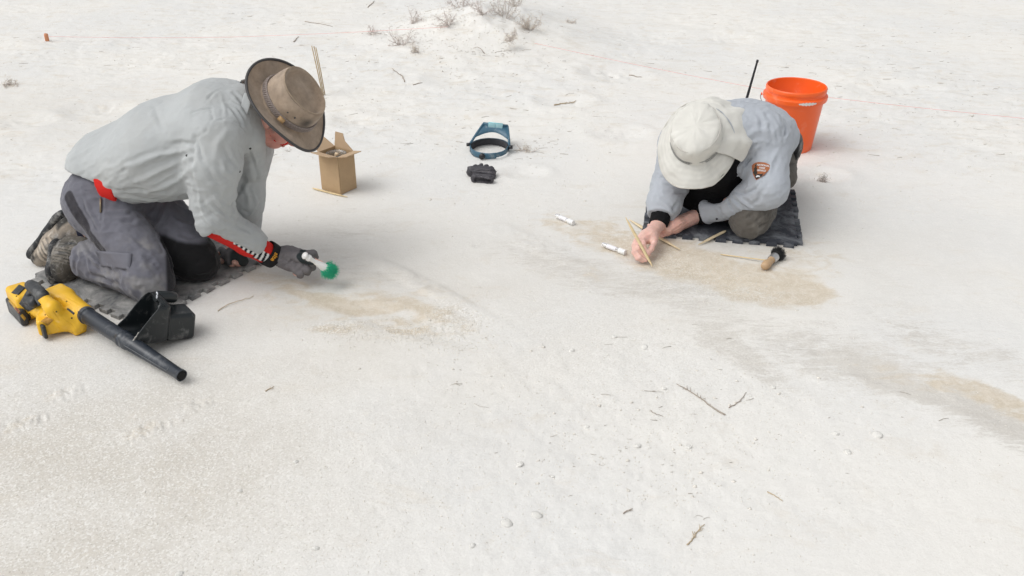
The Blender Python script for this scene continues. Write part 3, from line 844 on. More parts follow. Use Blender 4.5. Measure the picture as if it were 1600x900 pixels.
# ---- undershirt: red hem at the waist and red sleeve with black and white stripes
U = Surf(clip(rc(A(-1.405, 3.14, .352), A(-1.26, 3.1, .372), .122, .116, ax=UPL, f=1.46), half(A(-1.360, 3, .3), A(-1, 0, -.25)), half(A(-1.318, 3, .3), A(1, 0, 0))), .005)
U.build('undershirt', M_red, p1)
ua = nrm(NW-NE); dn = nrm(A(.1, -.35, -.9)); dn = nrm(dn-ua*np.dot(dn, ua))
E0 = NE+ua*.02+dn*.006; E1 = NW-ua*.004
U = Surf(clip(union([rc(E0, NE*.4+NW*.6+dn*.006, .052, .042), (rc(NE*.4+NW*.6+dn*.006, E1+ua*.05, .042, .036), .02)], .02), half(NW-ua*.018, ua), half(NE+ua*.005, -ua)), .003)
rel = U.V-NE; t = rel@ua; L_ = np.linalg.norm(NW-NE)
sd = np.cross(ua, dn); ang = np.arctan2(rel@sd, rel@dn)
U.paint((.62, .025, .02))
camside = 1 if np.dot(sd, A(.3, -.9, .45)) > 0 else -1
aa = ang*camside
stripe = (np.sin(t*330+aa*4.5) > 0)
zone = (aa > .25+.3*(t < L_*.72)) & (aa < np.where(t > L_*.72, 1.25, .95)) & (t > L_*.35)
U.col[zone & stripe] = (.72, .72, .70); U.col[zone & ~stripe] = (.015, .015, .02)
M_sleeve = mat('printed_jersey', (.6, .03, .02), .8, attr=True, bump=.3, bscale=500, spec=.2)
U.build('undersleeve', M_sleeve, p1)
uf = nrm(FW-FE)
U = Surf(clip(rc(FE*.4+FW*.6, FW+uf*.02, .045, .034), half(FW+uf*.0, uf)), .0035); U.build('undersleeve', M_red, p1)

# ---- trousers
tf = [rc(PEL+A(.0, 0, .0), A(-1.335, 3.14, .345), .122, .112, ax=UPL, f=1.38), (ell(NH+A(.0, -.01, -.005), (.100, .095, .10)), .05), (ell(FH+A(-.005, .0, -.005), (.100, .095, .10)), .05),
      (rc(NH+A(0, -.01, 0), NK*.85+NH*.15+A(0, 0, .01), .104, .083), .05), (rc(NK+A(-.012, .004, .0), NK*.9+NA*.1, .073, .070), .03), (rc(NK*.9+NA*.1, NK*.12+NA*.88+A(0, 0, .0), .070, .069), .03),
      (rc(FH, FK*.85+FH*.15+A(0, 0, .01), .100, .082), .05), (rc(FK, FK*.9+FA*.1, .073, .07), .03), (rc(FK*.9+FA*.1, FK*.15+FA*.85+A(0, 0, .0), .07, .062), .03)]
tf_ = union(tf, .03)
nd = nrm(NA-NK)
def trou(P):
    d = tf_(P)
    q = (P-(NK*.12+NA*.88).astype(np.float32))@nd.astype(np.float32)
    m = np.sqrt(((P-NA.astype(np.float32))**2).sum(1)) < .12
    d = np.where(m, np.maximum(d, q-.028), d)
    # open cuff
    hol = rc(NK*.25+NA*.75, NA+nd*.08, .055, .060)(P)
    d = np.maximum(d, -hol)
    d = np.maximum(d, .013-P[:, 2])
    d = np.maximum(d, (P-A(-1.36, 3.13, .395).astype(np.float32))@nrm(A(.62, -.05, .78)).astype(np.float32))
    return d
trou.box = tf_.box
R = Surf(trou, .004, 2)
R.rough(.006, A(8, 8, 8), 21); R.rough(.004, A(16, 16, 22), 25, ridge=True)
for pix, w_, a_ in (([(128, 300), (140, 330), (155, 355)], .006, .003), ([(160, 302), (160, 340), (165, 362)], .004, -.004),
        ([(165, 330), (195, 332), (225, 322)], .009, .005), ([(175, 345), (205, 348), (240, 338)], .009, -.004), ([(250, 322), (243, 340), (236, 352)], .008, -.007), ([(262, 318), (255, 340), (245, 355)], .008, .006),
        ([(238, 352), (250, 378), (262, 400), (270, 425)], .007, -.010), ([(185, 365), (205, 375), (225, 395)], .008, .004), ([(160, 400), (190, 415), (215, 440)], .009, -.006), ([(125, 378), (135, 395), (150, 410), (170, 420)], .009, .008),
        ([(118, 385), (122, 405), (118, 425)], .008, -.008), ([(128, 380), (138, 400), (142, 425)], .007, .007), ([(145, 392), (160, 412), (180, 428)], .008, -.006), ([(212, 430), (222, 448), (232, 462)], .005, -.004),
        ([(218, 395), (226, 415), (240, 440)], .010, .004), ([(222, 400), (236, 406), (248, 420)], .007, -.004), ([(270, 340), (285, 350), (300, 352)], .008, .004), ([(275, 365), (300, 372), (325, 372)], .008, -.004), ([(150, 410), (175, 440), (195, 460)], .008, .005),
        ([(140, 430), (165, 437), (190, 448)], .009, -.006)):
    R.fold(pix, w_*.9, a_*1.4)
R.refresh(1); R.rough(.001, 70, 29); R.refresh()
R.paint(GT1)
R.tint(sstep(.12, .5, fbm(R.V*13, 41, 4))*sstep(.28, .05, R.V[:, 2])*.55, (.34, .33, .31))
pk = R.drop(222, 392); R.tint(np.exp(-(np.linalg.norm(R.V-pk, axis=1)/.05)**2)*sstep(-.2, .4, fbm(R.V*30, 43))*.5, (.33, .31, .28))
# black stretch panel down the side, black knee patch on the far leg
band = [R.drop(*q) for q in ((108, 308), (122, 335), (140, 365), (160, 392))]
d, t = polydist(R.V, band); R.tint(sstep(.024, .019, d), (.035, .033, .04))
R.tint(sstep(.0, .012, R.V[:, 1]-2.905)*sstep(-1.19, -1.175, R.V[:, 0]+.35*(R.V[:, 2]-.1))*sstep(.165, .15, R.V[:, 2]+.25*(R.V[:, 0]+1.1)), (.008, .008, .009))
kp = A(-1.175, 2.83, .05); R.tint(sstep(.0, .012, (R.V-kp)@nrm(A(1, .35, -.15))-.012)*sstep(2.93, 2.91, R.V[:, 1]), (.02, .02, .024))
for pix in ([(128, 292), (133, 330), (155, 365)], [(160, 300), (158, 340), (158, 362)], [(205, 420), (218, 443), (233, 462)], [(106, 283), (135, 298), (165, 300)]):
    d, t = polydist(R.V, [R.drop(*q) for q in pix]); R.tint(np.exp(-(d/.0028)**2)*.55, (.035, .035, .045))
tr1 = R.build('trousers', M_trouser1, p1)
def patch_on(surf, name, corners, m, parent, lift=.004, n=8, th=.003, sub=None):
    """a sewn piece laid over a surface: corners sighted, clockwise"""
    c = [np.array(q, float) for q in corners]
    V = []
    for i in range(n+1):
        for j in range(n+1):
            s_, t_ = i/n, j/n
            q = (1-s_)*(1-t_)*c[0]+(1-s_)*t_*c[1]+s_*t_*c[2]+s_*(1-t_)*c[3]
            p = surf.drop(*q); V.append(p+nrm(A(0, 0, CAM_H)-p)*lift)
    F = [(i*(n+1)+j, i*(n+1)+j+1, (i+1)*(n+1)+j+1, (i+1)*(n+1)+j) for i in range(n) for j in range(n)]
    o = link_mesh(name, V, F, m, parent); solidify(o, th); return o
M_tp = mat('trouser_flap_twill', GT1, .85, var=.1, vscale=20, bump=.4, bscale=700)
patch_on(R, 'pocket_flap', [(150, 392), (206, 396), (203, 422), (158, 416)], M_tp, tr1, .004)
mb = MB(); zz = [R.drop(157, y_)+nrm(A(0, 0, CAM_H)-R.drop(157, y_))*.003 for y_ in (310, 320, 332)]; mb.tube(zz, .003, 6)
mb.build('zip', mat('zip_metal', (.25, .2, .13), .4, metal=.7), tr1)
# belt
bc = A(-1.352, 3.135, .36); bn = nrm(A(.62, -.05, .78)); b1 = nrm(np.cross(bn, A(0, 1, 0))); b2 = np.cross(bn, b1)
mb = MB(); Rg = []
for k in (-.016, .016):
    Rg.append([bc+bn*(k-.016)+b1*math.cos(a)*.118+b2*math.sin(a)*.163 for a in np.linspace(0, 2*math.pi, 40, endpoint=False)])
mb.rings(Rg); o = mb.build('belt', M_black, p1); solidify(o, .004)

# ---- shoes
def shoe(name, heel, toe, top, ankle, parent, tone, s=1.22, label=None):
    """heel, toe = ends of the sole (world), top = direction from sole to ankle"""
    heel = np.asarray(heel); toe = np.asarray(toe)
    f = nrm(toe-heel); u_ = nrm(np.asarray(top)-f*np.dot(top, f)); l = np.cross(u_, f); Ln = np.linalg.norm(toe-heel)
    Q = lambda a, b_, c: heel+f*a*Ln+u_*b_*s+l*c*s
    Mx = np.stack([f, l, u_], 1)
    up = union([rc(Q(.10, .045, 0), Q(.45, .045, 0), .036*s, .040*s, ax=l, f=.95), (rc(Q(.45, .042, .0), Q(.82, .034, .004), .042*s, .032*s, ax=l, f=1.18), .03), (rc(Q(.12, .05, 0), Q(.16, .098, 0), .036*s, .038*s), .03), (rc(Q(.3, .07, 0), Q(.7, .045, 0), .026*s, .022*s, ax=l, f=1.1), .02),
                (ell(Q(.86, .034, .004), A(.038, .044, .028)*s, Mx), .02)], .02)
    up = clip(up, half(Q(0, .012, 0), -u_))
    up = minus(up, rc(Q(.17, .11, 0), Q(.19, .16, 0), .030*s, .034*s))
    Sh = Surf(up, .0032, 2)
    for c in (1, -1):
        for k in range(5):
            a = .30+k*.085
            Sh.fold(None, .0055, .0035, pts=[Q(a+.10, .078-k*.006, c*.012), Q(a+.02, .055, c*.040), Q(a-.04, .022, c*.047)])
        Sh.fold(None, .007, .004, pts=[Q(.30, .10, c*.03), Q(.20, .06, c*.04), Q(.32, .03, c*.043), Q(.5, .028, c*.046)])
    Sh.paint(tone)
    rel = Sh.V-heel; a = rel@f/Ln; b_ = rel@u_/s; c = rel@l/s
    Sh.tint(sstep(.045, .035, b_)*(sstep(.75, .85, a)+sstep(.16, .1, a)), (.035, .033, .03))
    Sh.tint(sstep(.10, .5, fbm(Sh.V*60, 51))*.5, (tone[0]*.45, tone[1]*.45, tone[2]*.45))
    for c_ in (1, -1):
        for k in range(6):
            a_ = .28+k*.085; d__, t__ = polydist(Sh.V, [Q(a_+.12, .080-k*.006, c_*.014), Q(a_+.03, .058, c_*.042), Q(a_-.03, .030, c_*.05)])
            Sh.tint(sstep(.0055, .003, d__)*.75, (tone[0]*1.7, tone[1]*1.7, tone[2]*1.7))
        d__, t__ = polydist(Sh.V, [Q(.34, .10, c_*.03), Q(.2, .07, c_*.043), Q(.36, .04, c_*.048), Q(.62, .036, c_*.052)]); Sh.tint(sstep(.007, .004, d__)*.7, (tone[0]*1.8, tone[1]*1.75, tone[2]*1.7))
    bar = sstep(.1, .4, np.sin((a-b_*2.6)*62))*sstep(.24, .30, a)*sstep(.84, .78, a)*sstep(.022, .030, b_); Sh.tint(bar*.8, (min(.6, tone[0]*1.75), min(.55, tone[1]*1.75), min(.5, tone[2]*1.75))); Sh.tint(sstep(.1, .4, -np.sin((a-b_*2.6)*62))*sstep(.24, .30, a)*sstep(.84, .78, a)*sstep(.026, .034, b_)*.7, (tone[0]*.5, tone[1]*.52, tone[2]*.55))
    for kx in (.22, .46): Sh.tint(np.exp(-((a-kx)/.05)**2-((b_-.055)/.016)**2)*.8, (.09, .09, .09))
    Sh.tint(np.exp(-((a-.1)/.07)**2-((b_-.075)/.02)**2)*.9, (.03, .035, .04))
    so = Sh.build(name, M_shoe, parent)
    if label: so['label'] = label
    sl = union([rc(Q(.10, .004, 0), Q(.40, .006, 0), .037*s, .034*s, ax=u_, f=.50), (rc(Q(.40, .006, 0), Q(.84, .010, .005), .034*s, .048*s, ax=u_, f=.40), .02), (rc(Q(.86, .02, .005), Q(.95, .03, .004), .036*s, .028*s, ax=u_, f=.5), .02)], .02)
    Sl = Surf(sl, .0034, 1)
    rel = Sl.V-heel; a = rel@f/Ln; b_ = rel@u_
    Sl.V -= u_*(((np.sin(a*110) > 0)*sstep(.004, -.006, b_)*.004))[:, None]*-1
    Sl.refresh(); Sl.build('sole', M_sole, so)
    mb = MB()
    for k in range(5):
        a = .34+k*.075
        mb.tube([Q(a, .088-k*.009, -.022), Q(a+.012, .099-k*.010, 0), Q(a+.02, .088-k*.009, .022)], .0030, 6)
    mb.build('lace', mat('shoe_lace', (.3, .27, .23), .8), so)
    mb = MB().tube([Q(.15, .075, 0), Q(.17, .11, 0), np.asarray(ankle)], [.036, .038, .038], 14)
    mb.build('sock', M_sock, so)
    return so
# far foot: toes dug in, heel up; near foot lies lower beneath it
shoe('shoe', atY(100, 333, 3.14), at(52, 394, .035), A(.80, -.38, -.28), FA, p1, (.31, .265, .215), label='tan and grey walking shoe with its heel up, sole facing left')
shoe('shoe', atY(90, 388, 3.06), at(82, 430, .03), A(.95, -.1, .2), NA, p1, (.10, .09, .075), label='darker dusty shoe resting on the mat')

# ---- gloves
gl = union(palm1+[(q[0], q[1]) for q in fingers1[0:2]]+fingers1[3:5]+fingers1[6:8]+fingers1[9:11]+thumb1[0:2], .012)
def inflate(f_, r): 
    g_ = lambda P: f_(P)-r
    g_.box = f_.box; return g_
Gs = Surf(clip(inflate(gl, .0032), half(hW+(hP-hW)*.12, hW-hP)), .0026, 1)
Gs.rough(.0016, 45, 61, ridge=True)
for pix in ([(440, 412), (452, 405), (462, 392)], [(448, 420), (460, 408), (466, 398)], [(436, 408), (446, 400), (448, 390)]): Gs.fold(pix, .004, .0025)
for pix in ([(444, 416), (456, 407), (463, 396)], [(466, 424), (474, 414), (480, 408)], [(478, 424), (484, 416), (492, 413)]): Gs.fold(pix, .003, -.003)
Gs.refresh().paint((.165, .155, .16))
pad = [Gs.drop(*q) for q in ((473, 392), (468, 401), (475, 410), (488, 413))]
d, t = polydist(Gs.V, pad); Gs.tint(sstep(.013, .009, d), (.03, .038, .04))
glo = Gs.build('glove', M_glove, p1)
def strap(name, c, axis, r0, r1, wd, m, parent, th=.004, f=1.0):
    ax_ = nrm(axis); s1 = nrm(np.cross(ax_, A(0, 0, 1))); s2 = np.cross(ax_, s1); R_ = []
    for k in range(5):
        t_ = k/4-.5; r_k = r0+(r1-r0)*(k/4)+.0015*math.cos(t_*math.pi)
        R_.append([c+ax_*wd*t_+s1*math.cos(a)*r_k+s2*math.sin(a)*r_k*f for a in np.linspace(0, 2*math.pi, 36, endpoint=False)])
    o = MB().rings(R_).build(name, m, parent); solidify(o, th); return o
wa = nrm(hP-NW)
stc = NW-ua*.002
strap('wrist_strap', stc, ua, .0420, .0400, .040, M_black, glo)
# the word on the strap
def text_obj(body, size, m, parent, M4, name='lettering', ext=.0004, font_shear=0):
    cu = bpy.data.curves.new(name, 'FONT'); cu.body = body; cu.size = size; cu.extrude = ext; cu.align_x = 'CENTER'; cu.align_y = 'CENTER'; cu.offset = size*.02
    ob = bpy.data.objects.new('tmp', cu); C.objects.link(ob)
    dg = bpy.context.evaluated_depsgraph_get(); me = bpy.data.meshes.new_from_object(ob.evaluated_get(dg)); bpy.data.objects.remove(ob)
    V = [np.array(M4@v.co) for v in me.vertices]; F = [list(p.vertices) for p in me.polygons]; bpy.data.meshes.remove(me)
    return V, F
def text_wrap(name, body, size, m, parent, c, xdir, ydir, ndir, radius=None, ext=.0004):
    """flat lettering, bent round a cylinder of given radius whose axis is ydir"""
    V, F = text_obj(body, size, m, parent, Matrix.Identity(4), name, ext)
    x_ = nrm(xdir); y_ = nrm(ydir); n_ = nrm(ndir); out = []
    for v in V:
        if radius: a = v[0]/radius; p = c+x_*math.sin(a)*(radius+v[2])+n_*(math.cos(a)*(radius+v[2])-radius)+y_*v[1]
        else: p = c+x_*v[0]+y_*v[1]+n_*v[2]
        out.append(p)
    return link_mesh(name, out, F, m, parent, smooth=False)
tn = nrm(A(0, 0, CAM_H)-stc); tn = nrm(tn-ua*np.dot(tn, ua)); tx = np.cross(ua, tn)
dnv = tx if tx[2] < 0 else -tx
text_wrap('lettering', 'site', .023, M_yellow_print, glo, stc-ua*.004+tn*.0446, dnv, np.cross(tn, dnv), tn, .0446)
g2 = union(palm2+fingers2[0:2]+fingers2[3:4]+fingers2[6:7]+thumb2[0:1], .012)
Gs = Surf(clip(inflate(g2, .003), half(FW+(fh-FW)*.1, FW-fh)), .003, 1)
Gs.paint((.15, .145, .15)); pc = at(375, 403, .045); Gs.tint(sstep(.045, .03, np.linalg.norm(Gs.V-pc, axis=1)), (.03, .036, .036)); Gs.build('glove', M_glove, p1)

# ---- the wide-brimmed hat
M_felt = mat('brown_oiled_suede', (.33, .255, .19), .85, var=.24, vscale=30, bump=.45, bscale=300, spec=.2, attr=True, sheen=.2)
M_trim = mat('dark_hat_binding', (.06, .058, .058), .7)
M_braid = mat('braided_leather', (.24, .20, .18), .6, var=.3, vscale=200, bump=.4, bscale=500)
HB = HC+HUP*.050+HF*.004                       # centre of the hat at brim height
def hat1_pt(a, r):
    """a angle round the head (0 = forehead), r 0..1 crown base to brim edge"""
    bx = .104+.063*r; by = .086+.064*r
    z = -.004-.020*r*math.cos(a)**2*(1 if math.cos(a) > 0 else .2) + .016*(r**1.6)*math.sin(a)**2-.010*math.sin(2*a+.6)*r+.024*r*r*(1 if math.cos(a) < 0 else 0)*math.cos(a)**2
    return HB+HF*bx*math.cos(a)+HS*by*math.sin(a)+HUP*z
NA_ = 72; angs = np.linspace(0, 2*math.pi, NA_, endpoint=False)
R_ = [[hat1_pt(a, r) for a in angs] for r in np.linspace(1, 0, 9)]
def crown_ring(sc_, z, sx=0):
    return [HB+HF*(.104*sc_*math.cos(a)+sx)+HS*.086*sc_*(1-.10*math.cos(a)*(z > .06))*math.sin(a)+HUP*(z-.006*math.cos(a)*(z > .05)) for a in angs]
for sc_, z in ((.985, .006), (.97, .02), (.955, .04), (.935, .06), (.91, .078), (.885, .090), (.855, .0975), (.82, .0975), (.79, .092), (.76, .084), (.70, .079), (.55, .077), (.35, .078), (.15, .080)):
    R_.append(crown_ring(sc_, z))
mb = MB().rings(R_, cap1=True)
V = np.array(mb.V); V += .004*np.stack([fbm(V*14, 91, 2), fbm(V*14, 93, 2), fbm(V*14, 95, 2)], 1)
tone = np.tile(A(.33, .255, .19), (len(V), 1))
md = np.clip(fbm(V*16, 97)*.9+.1, 0, 1)[:, None]; tone = tone*(1-md*.5)+A(.43, .37, .31)*md*.5
sm = HB+HF*.085+HUP*.052-HS*.0
near_dir = HS if np.dot(HS, A(0, -1, 0)) > 0 else -HS
sm = HB+HF*.083+near_dir*.050+HUP*.050
k = np.exp(-(np.linalg.norm(V-sm, axis=1)/.023)**2)[:, None]*.95; tone = tone*(1-k)+A(.02, .018, .018)*k
hat = link_mesh('hat', V, mb.F, M_felt, p1, attrs={'tone': tone}); hat['label'] = 'brown suede hat with a wide curled brim and braided band'
solidify(hat, .0035); subsurf(hat, 1)
pts = [hat1_pt(a, 1.0) for a in np.linspace(0, 2*math.pi, 97)]
mb = MB().tube(pts, .0048, 8, cap=False); mb.build('brim_binding', M_trim, hat)
pts = [q+HUP*.002 for q in crown_ring(.84, .098)]; mb = MB().tube(pts+[pts[0]], .0018, 6, cap=False); mb.build('crown_seam', M_felt, hat, attrs={'tone': np.tile(A(.36, .28, .2), (len(mb.V), 1))})
mb = MB()
for s_ in range(4):
    pts = []
    for i in range(361):
        a = 2*math.pi*i/360; ph = a*20+s_*math.pi/2
        zz_ = .017+.009*math.sin(ph)-.006*math.cos(a)*0; rr = 1.0+.014*math.cos(ph*1.0+.8)
        pts.append(HB+HF*(.104*rr*.985+.003)*math.cos(a)+HS*(.086*rr*.985+.003)*math.sin(a)+HUP*zz_)
    mb.tube(pts, .0034, 5, cap=False)
mb.build('hat_band', M_braid, hat)
ka = math.atan2(1 if np.dot(near_dir, HS) > 0 else -1, .15)
kp_ = HB+HF*.110*math.cos(ka)+HS*.094*math.sin(ka)+HUP*.019
mb = MB().tube([kp_-nrm(HF*math.sin(ka)-HS*math.cos(ka))*.011, kp_+nrm(HF*math.sin(ka)-HS*math.cos(ka))*.011], .0085, 10); mb.build('toggle', mat('wooden_toggle', (.42, .27, .13), .6, var=.2, vscale=80), hat)
for da in (-.02, .27):
    a = ka*(1 if ka > 0 else 1)-np.sign(ka)*da
    q = HB+HF*.0975*math.cos(a)+HS*.0805*math.sin(a)+HUP*.052; n_ = nrm(HF*math.cos(a)+HS*math.sin(a))
    MB().tube([q, q+n_*.004], .003, 8).build('eyelet', M_trim, hat)
# sunglasses cord / chin strap hanging from the hat is hidden by the collar

# ================================================================== the digger on the right: pale sun hat, blue-grey uniform shirt
p2 = thing('person', 'digger in pale neck-flap sun hat and blue-grey shirt crouching with a wooden tool', 'person', (.9, 3.5, .012), 'people kneeling on foam mats at the dig')
qPEL = A(.995, 3.83, .235); qL = nrm(A(.84, -.50, .02)); qLH = qPEL+qL*.10+A(0, 0, -.01); qRH = qPEL-qL*.10
qLK = A(.902, 3.345, .082); qRK = A(.80, 3.70, .085)
qNECK = A(.80, 3.44, .405); qLS = A(.955, 3.44, .390); qRS = A(.655, 3.53, .375)
qLE = A(.952, 3.315, .215); qLW = at(1090, 337, .05); qRE = A(.618, 3.50, .165); qRW = at(1029, 350, .062)
qLA = A(1.10, 3.78, .06); qRA = A(.98, 3.93, .06)
_d = nrm(A(.68, 3.3, .42)-A(0, 0, CAM_H)); _r = nrm(np.cross(_d, A(0, SP, CP))); _u = np.cross(_r, _d)
GUP = nrm(-.05*_r+.42*_u-.90*_d); GF = nrm(-.22*_r-.80*_u-.35*_d); GF = nrm(GF-GUP*np.dot(GF, GUP)); GS = np.cross(GUP, GF)
GC = at(1088, 206, .44)-GUP*.10
hp2, GL = head_prims(GC, GUP, GF)
pt = at
rK = [at(1005, 371, .062), at(998, 375, .060), at(993, 379, .055), at(991, 384, .048)]
fing = finger([rK[0], at(1006, 382, .058), at(1008, 390, .042), at(1013, 398, .028)], .0092, .0070) + \
    finger([rK[1], at(998, 388, .054), at(1003, 397, .034), at(1011, 403, .022)], .0095, .0072) + \
    finger([rK[2], at(993, 392, .046), at(1000, 402, .028), at(1009, 407, .016)], .0092, .0070) + \
    finger([rK[3], at(990, 395, .036), at(996, 404, .022), at(1004, 408, .012)], .0084, .0064)
thb = finger([at(1022, 367, .058), at(1022, 379, .052), at(1018, 389, .040), at(1013, 396, .032)], .0115, .0082, .008)
plm = [rc(qRW, at(1014, 369, .058), .024, .026, ax=_r, f=1.15), (rc(at(1014, 369, .058), at(1000, 377, .056), .022, .017, ax=_r, f=1.25), .02), (rc(at(1016, 366, .058), at(1022, 376, .052), .018, .013), .015), (rc(at(1008, 368, .06), at(992, 384, .045), .016, .013), .015)]
lp = at(1052, 353, .035)
plm2 = [rc(qLW, lp, .029, .030, ax=A(.4, -.6, .6), f=1.3), (rc(lp, at(1042, 361, .028), .030, .020, ax=A(.4, -.6, .6), f=1.45), .02)]
fing2 = finger([at(1046, 354, .036), at(1030, 355, .034), at(1020, 354, .026), at(1014, 352, .02)], .0092, .007) + finger([at(1043, 358, .032), at(1028, 361, .026), at(1020, 358, .02)], .0095, .0075) + \
    finger([at(1041, 361, .027), at(1032, 366, .02), at(1025, 364, .014)], .009, .0075) + finger([at(1041, 365, .022), at(1034, 369, .014), at(1029, 368, .012)], .0085, .007)
thb2 = finger([at(1066, 346, .036), at(1052, 345, .038), at(1040, 347, .034)], .011, .008, .008)
b2 = union([rc(qPEL, A(.90, 3.60, .32), .10, .095, ax=qL, f=1.35), (rc(A(.90, 3.60, .32), A(.83, 3.48, .37), .095, .09, ax=qL, f=1.4), .05), (rc(qLS-qL*.03, qRS+qL*.03, .05), .05),
            (rc(qNECK, GC-GUP*.06-GF*.02, .054, .05), .04), (rc(qLH, qLK, .072, .05), .04), (rc(qRH, qRK, .072, .05), .04), (rc(qLK, qLA, .046, .034), .03), (rc(qRK, qRA, .046, .034), .03),
            (rc(qLS, qLE, .043, .035), .03), (rc(qLE, qLW, .035, .022), .015), (rc(qRS, qRE, .043, .035), .03), (rc(qRE, qRW, .035, .022), .015)]
           + hp2+plm+fing+thb+plm2+fing2+thb2, .02)
B = Surf(b2, .0027, 1)
for pix, a_ in (([(1084, 338), (1062, 350), (1046, 362)], .0028), ([(1080, 346), (1062, 355), (1048, 365)], .0022), ([(1078, 334), (1060, 344)], .0022), ([(1024, 360), (1010, 368), (999, 378)], .0016), ([(1020, 362), (1012, 370), (1006, 376)], .0014)):
    B.fold(pix, .0035, a_)
B.refresh(); B.paint((.72, .46, .39))
B.tint(sstep(0, .5, fbm(B.V*40, 7))*.5, (.66, .35, .29))
hd = np.linalg.norm(B.V-at(1003, 388, .04), axis=1); B.tint(np.exp(-(hd/.05)**2)*.35, (.74, .43, .37))
hd = np.linalg.norm(B.V-at(1050, 356, .03), axis=1); B.tint(np.exp(-(hd/.06)**2)*.5, (.60, .28, .21))
B.build('body', M_skin, p2)
mb = MB(); r_ = np.random.default_rng(9)
for i in range(500):
    a = r_.uniform(.5, math.pi*2-.5); q = r_.uniform(0, 1)
    base = GL(.1*math.cos(a)-.012, .04-.085*q*(1 if math.cos(a) < -.1 else .5), .079*math.sin(a)); d = nrm(-GUP+r_.normal(0, .2, 3)); strand(mb, base, base+d*r_.uniform(.012, .03), .0012, .0005, 3)
mb.build('hair', mat('brown_hair', (.10, .07, .05), .7, bump=.4, bscale=500), p2)
for k in (1, -1):
    V, F = polygonise(ell(GL(.0845, 0, k*.032), (.009, .009, .009)), .0022, .01); link_mesh('eye', V, F, M_eye, p2)

GS2 = (.405, .432, .472)
# black t-shirt in the open shirt front, extended down to fill the dark gap between the forearms
t_ = union([rc(A(.91, 3.66, .27), A(.78, 3.46, .31), .09, .085, ax=qL, f=1.3), (rc(A(.83, 3.54, .22), A(.745, 3.44, .24), .085, .07, ax=qL, f=1.35), .05), (rc(A(.93, 3.66, .2), A(.80, 3.50, .15), .08, .08, ax=qL, f=1.7), .05), (rc(A(.88, 3.6, .1), A(.77, 3.54, .09), .07, .07, ax=qL, f=1.5), .05)], .03)
Ts = Surf(t_, .005); Ts.rough(.006, 14, 5, ridge=True); Ts.refresh(); Ts.build('undershirt', M_tee, p2)
for e_, w_ in ((qLE, qLW), (qRE, qRW)):
    ax_ = nrm(w_-e_)
    Sx = Surf(clip(rc(w_-ax_*.10, w_+ax_*.03, .041, .034), half(w_+ax_*.006, ax_)), .003); Sx.rough(.0015, 60, 6, ridge=True); Sx.refresh(); Sx.build('cuff', M_tee, p2)

# ---- shirt
tt = [rc(A(1.005, 3.80, .275), A(.93, 3.64, .325), .112, .118, ax=qL, f=1.42), (rc(A(.93, 3.64, .325), A(.845, 3.50, .375), .118, .105, ax=qL, f=1.60), .06), (rc(A(.845, 3.50, .375), A(.80, 3.44, .395), .10, .075, ax=qL, f=1.4), .05),
      (rc(qLS-qL*.02, qLS+A(.012, .02, -.05), .078, .080), .05), (rc(qLS+A(.012, .02, -.05), qLE+A(-.0, 0, .01), .080, .070), .03), (rc(qLE, qLE*.5+qLW*.5, .066, .057), .03), (rc(qLE*.5+qLW*.5, qLE*.15+qLW*.85, .056, .047), .02),
      (rc(qRS+qL*.02, qRS+A(-.01, 0, -.06), .076, .076), .05), (rc(qRS+A(-.01, 0, -.06), qRE, .076, .070), .03), (rc(qRE, qRE*.5+qRW*.5, .069, .064), .025), (rc(qRE*.5+qRW*.5, qRE*.15+qRW*.85, .064, .047), .02),
      (rc(A(.905, 3.46, .30), A(.86, 3.40, .27), .045, .030), .04)]
sf = union(tt, .03)
def sh2(P):
    d = sf(P)
    for e_, w_, o_ in ((qLE, qLW, .034), (qRE, qRW, .036)):
        ax_ = nrm(w_-e_); q = (P-w_.astype(np.float32))@ax_.astype(np.float32)+o_
        m = (np.sqrt(((P-w_.astype(np.float32))**2).sum(1)) < .10); d = np.where(m, np.maximum(d, q), d)
    # open front
    hole = rc(A(.81, 3.47, .19), A(.70, 3.35, .215), .085, .075, ax=qL, f=1.1)(P)
    d = -smin(-d, hole, .01)
    return d
sh2.box = sf.box
S = Surf(sh2, .004, 2)
sp = nrm(A(.45, .7, -.3)); Mx = np.stack([sp, nrm(np.cross(A(0, 0, 1), sp)), A(0, 0, 1)], 1)
S.rough(.005, A(5, 8, 8), 18, Mx); S.rough(.0028, A(11, 24, 24), 22, Mx, ridge=True)
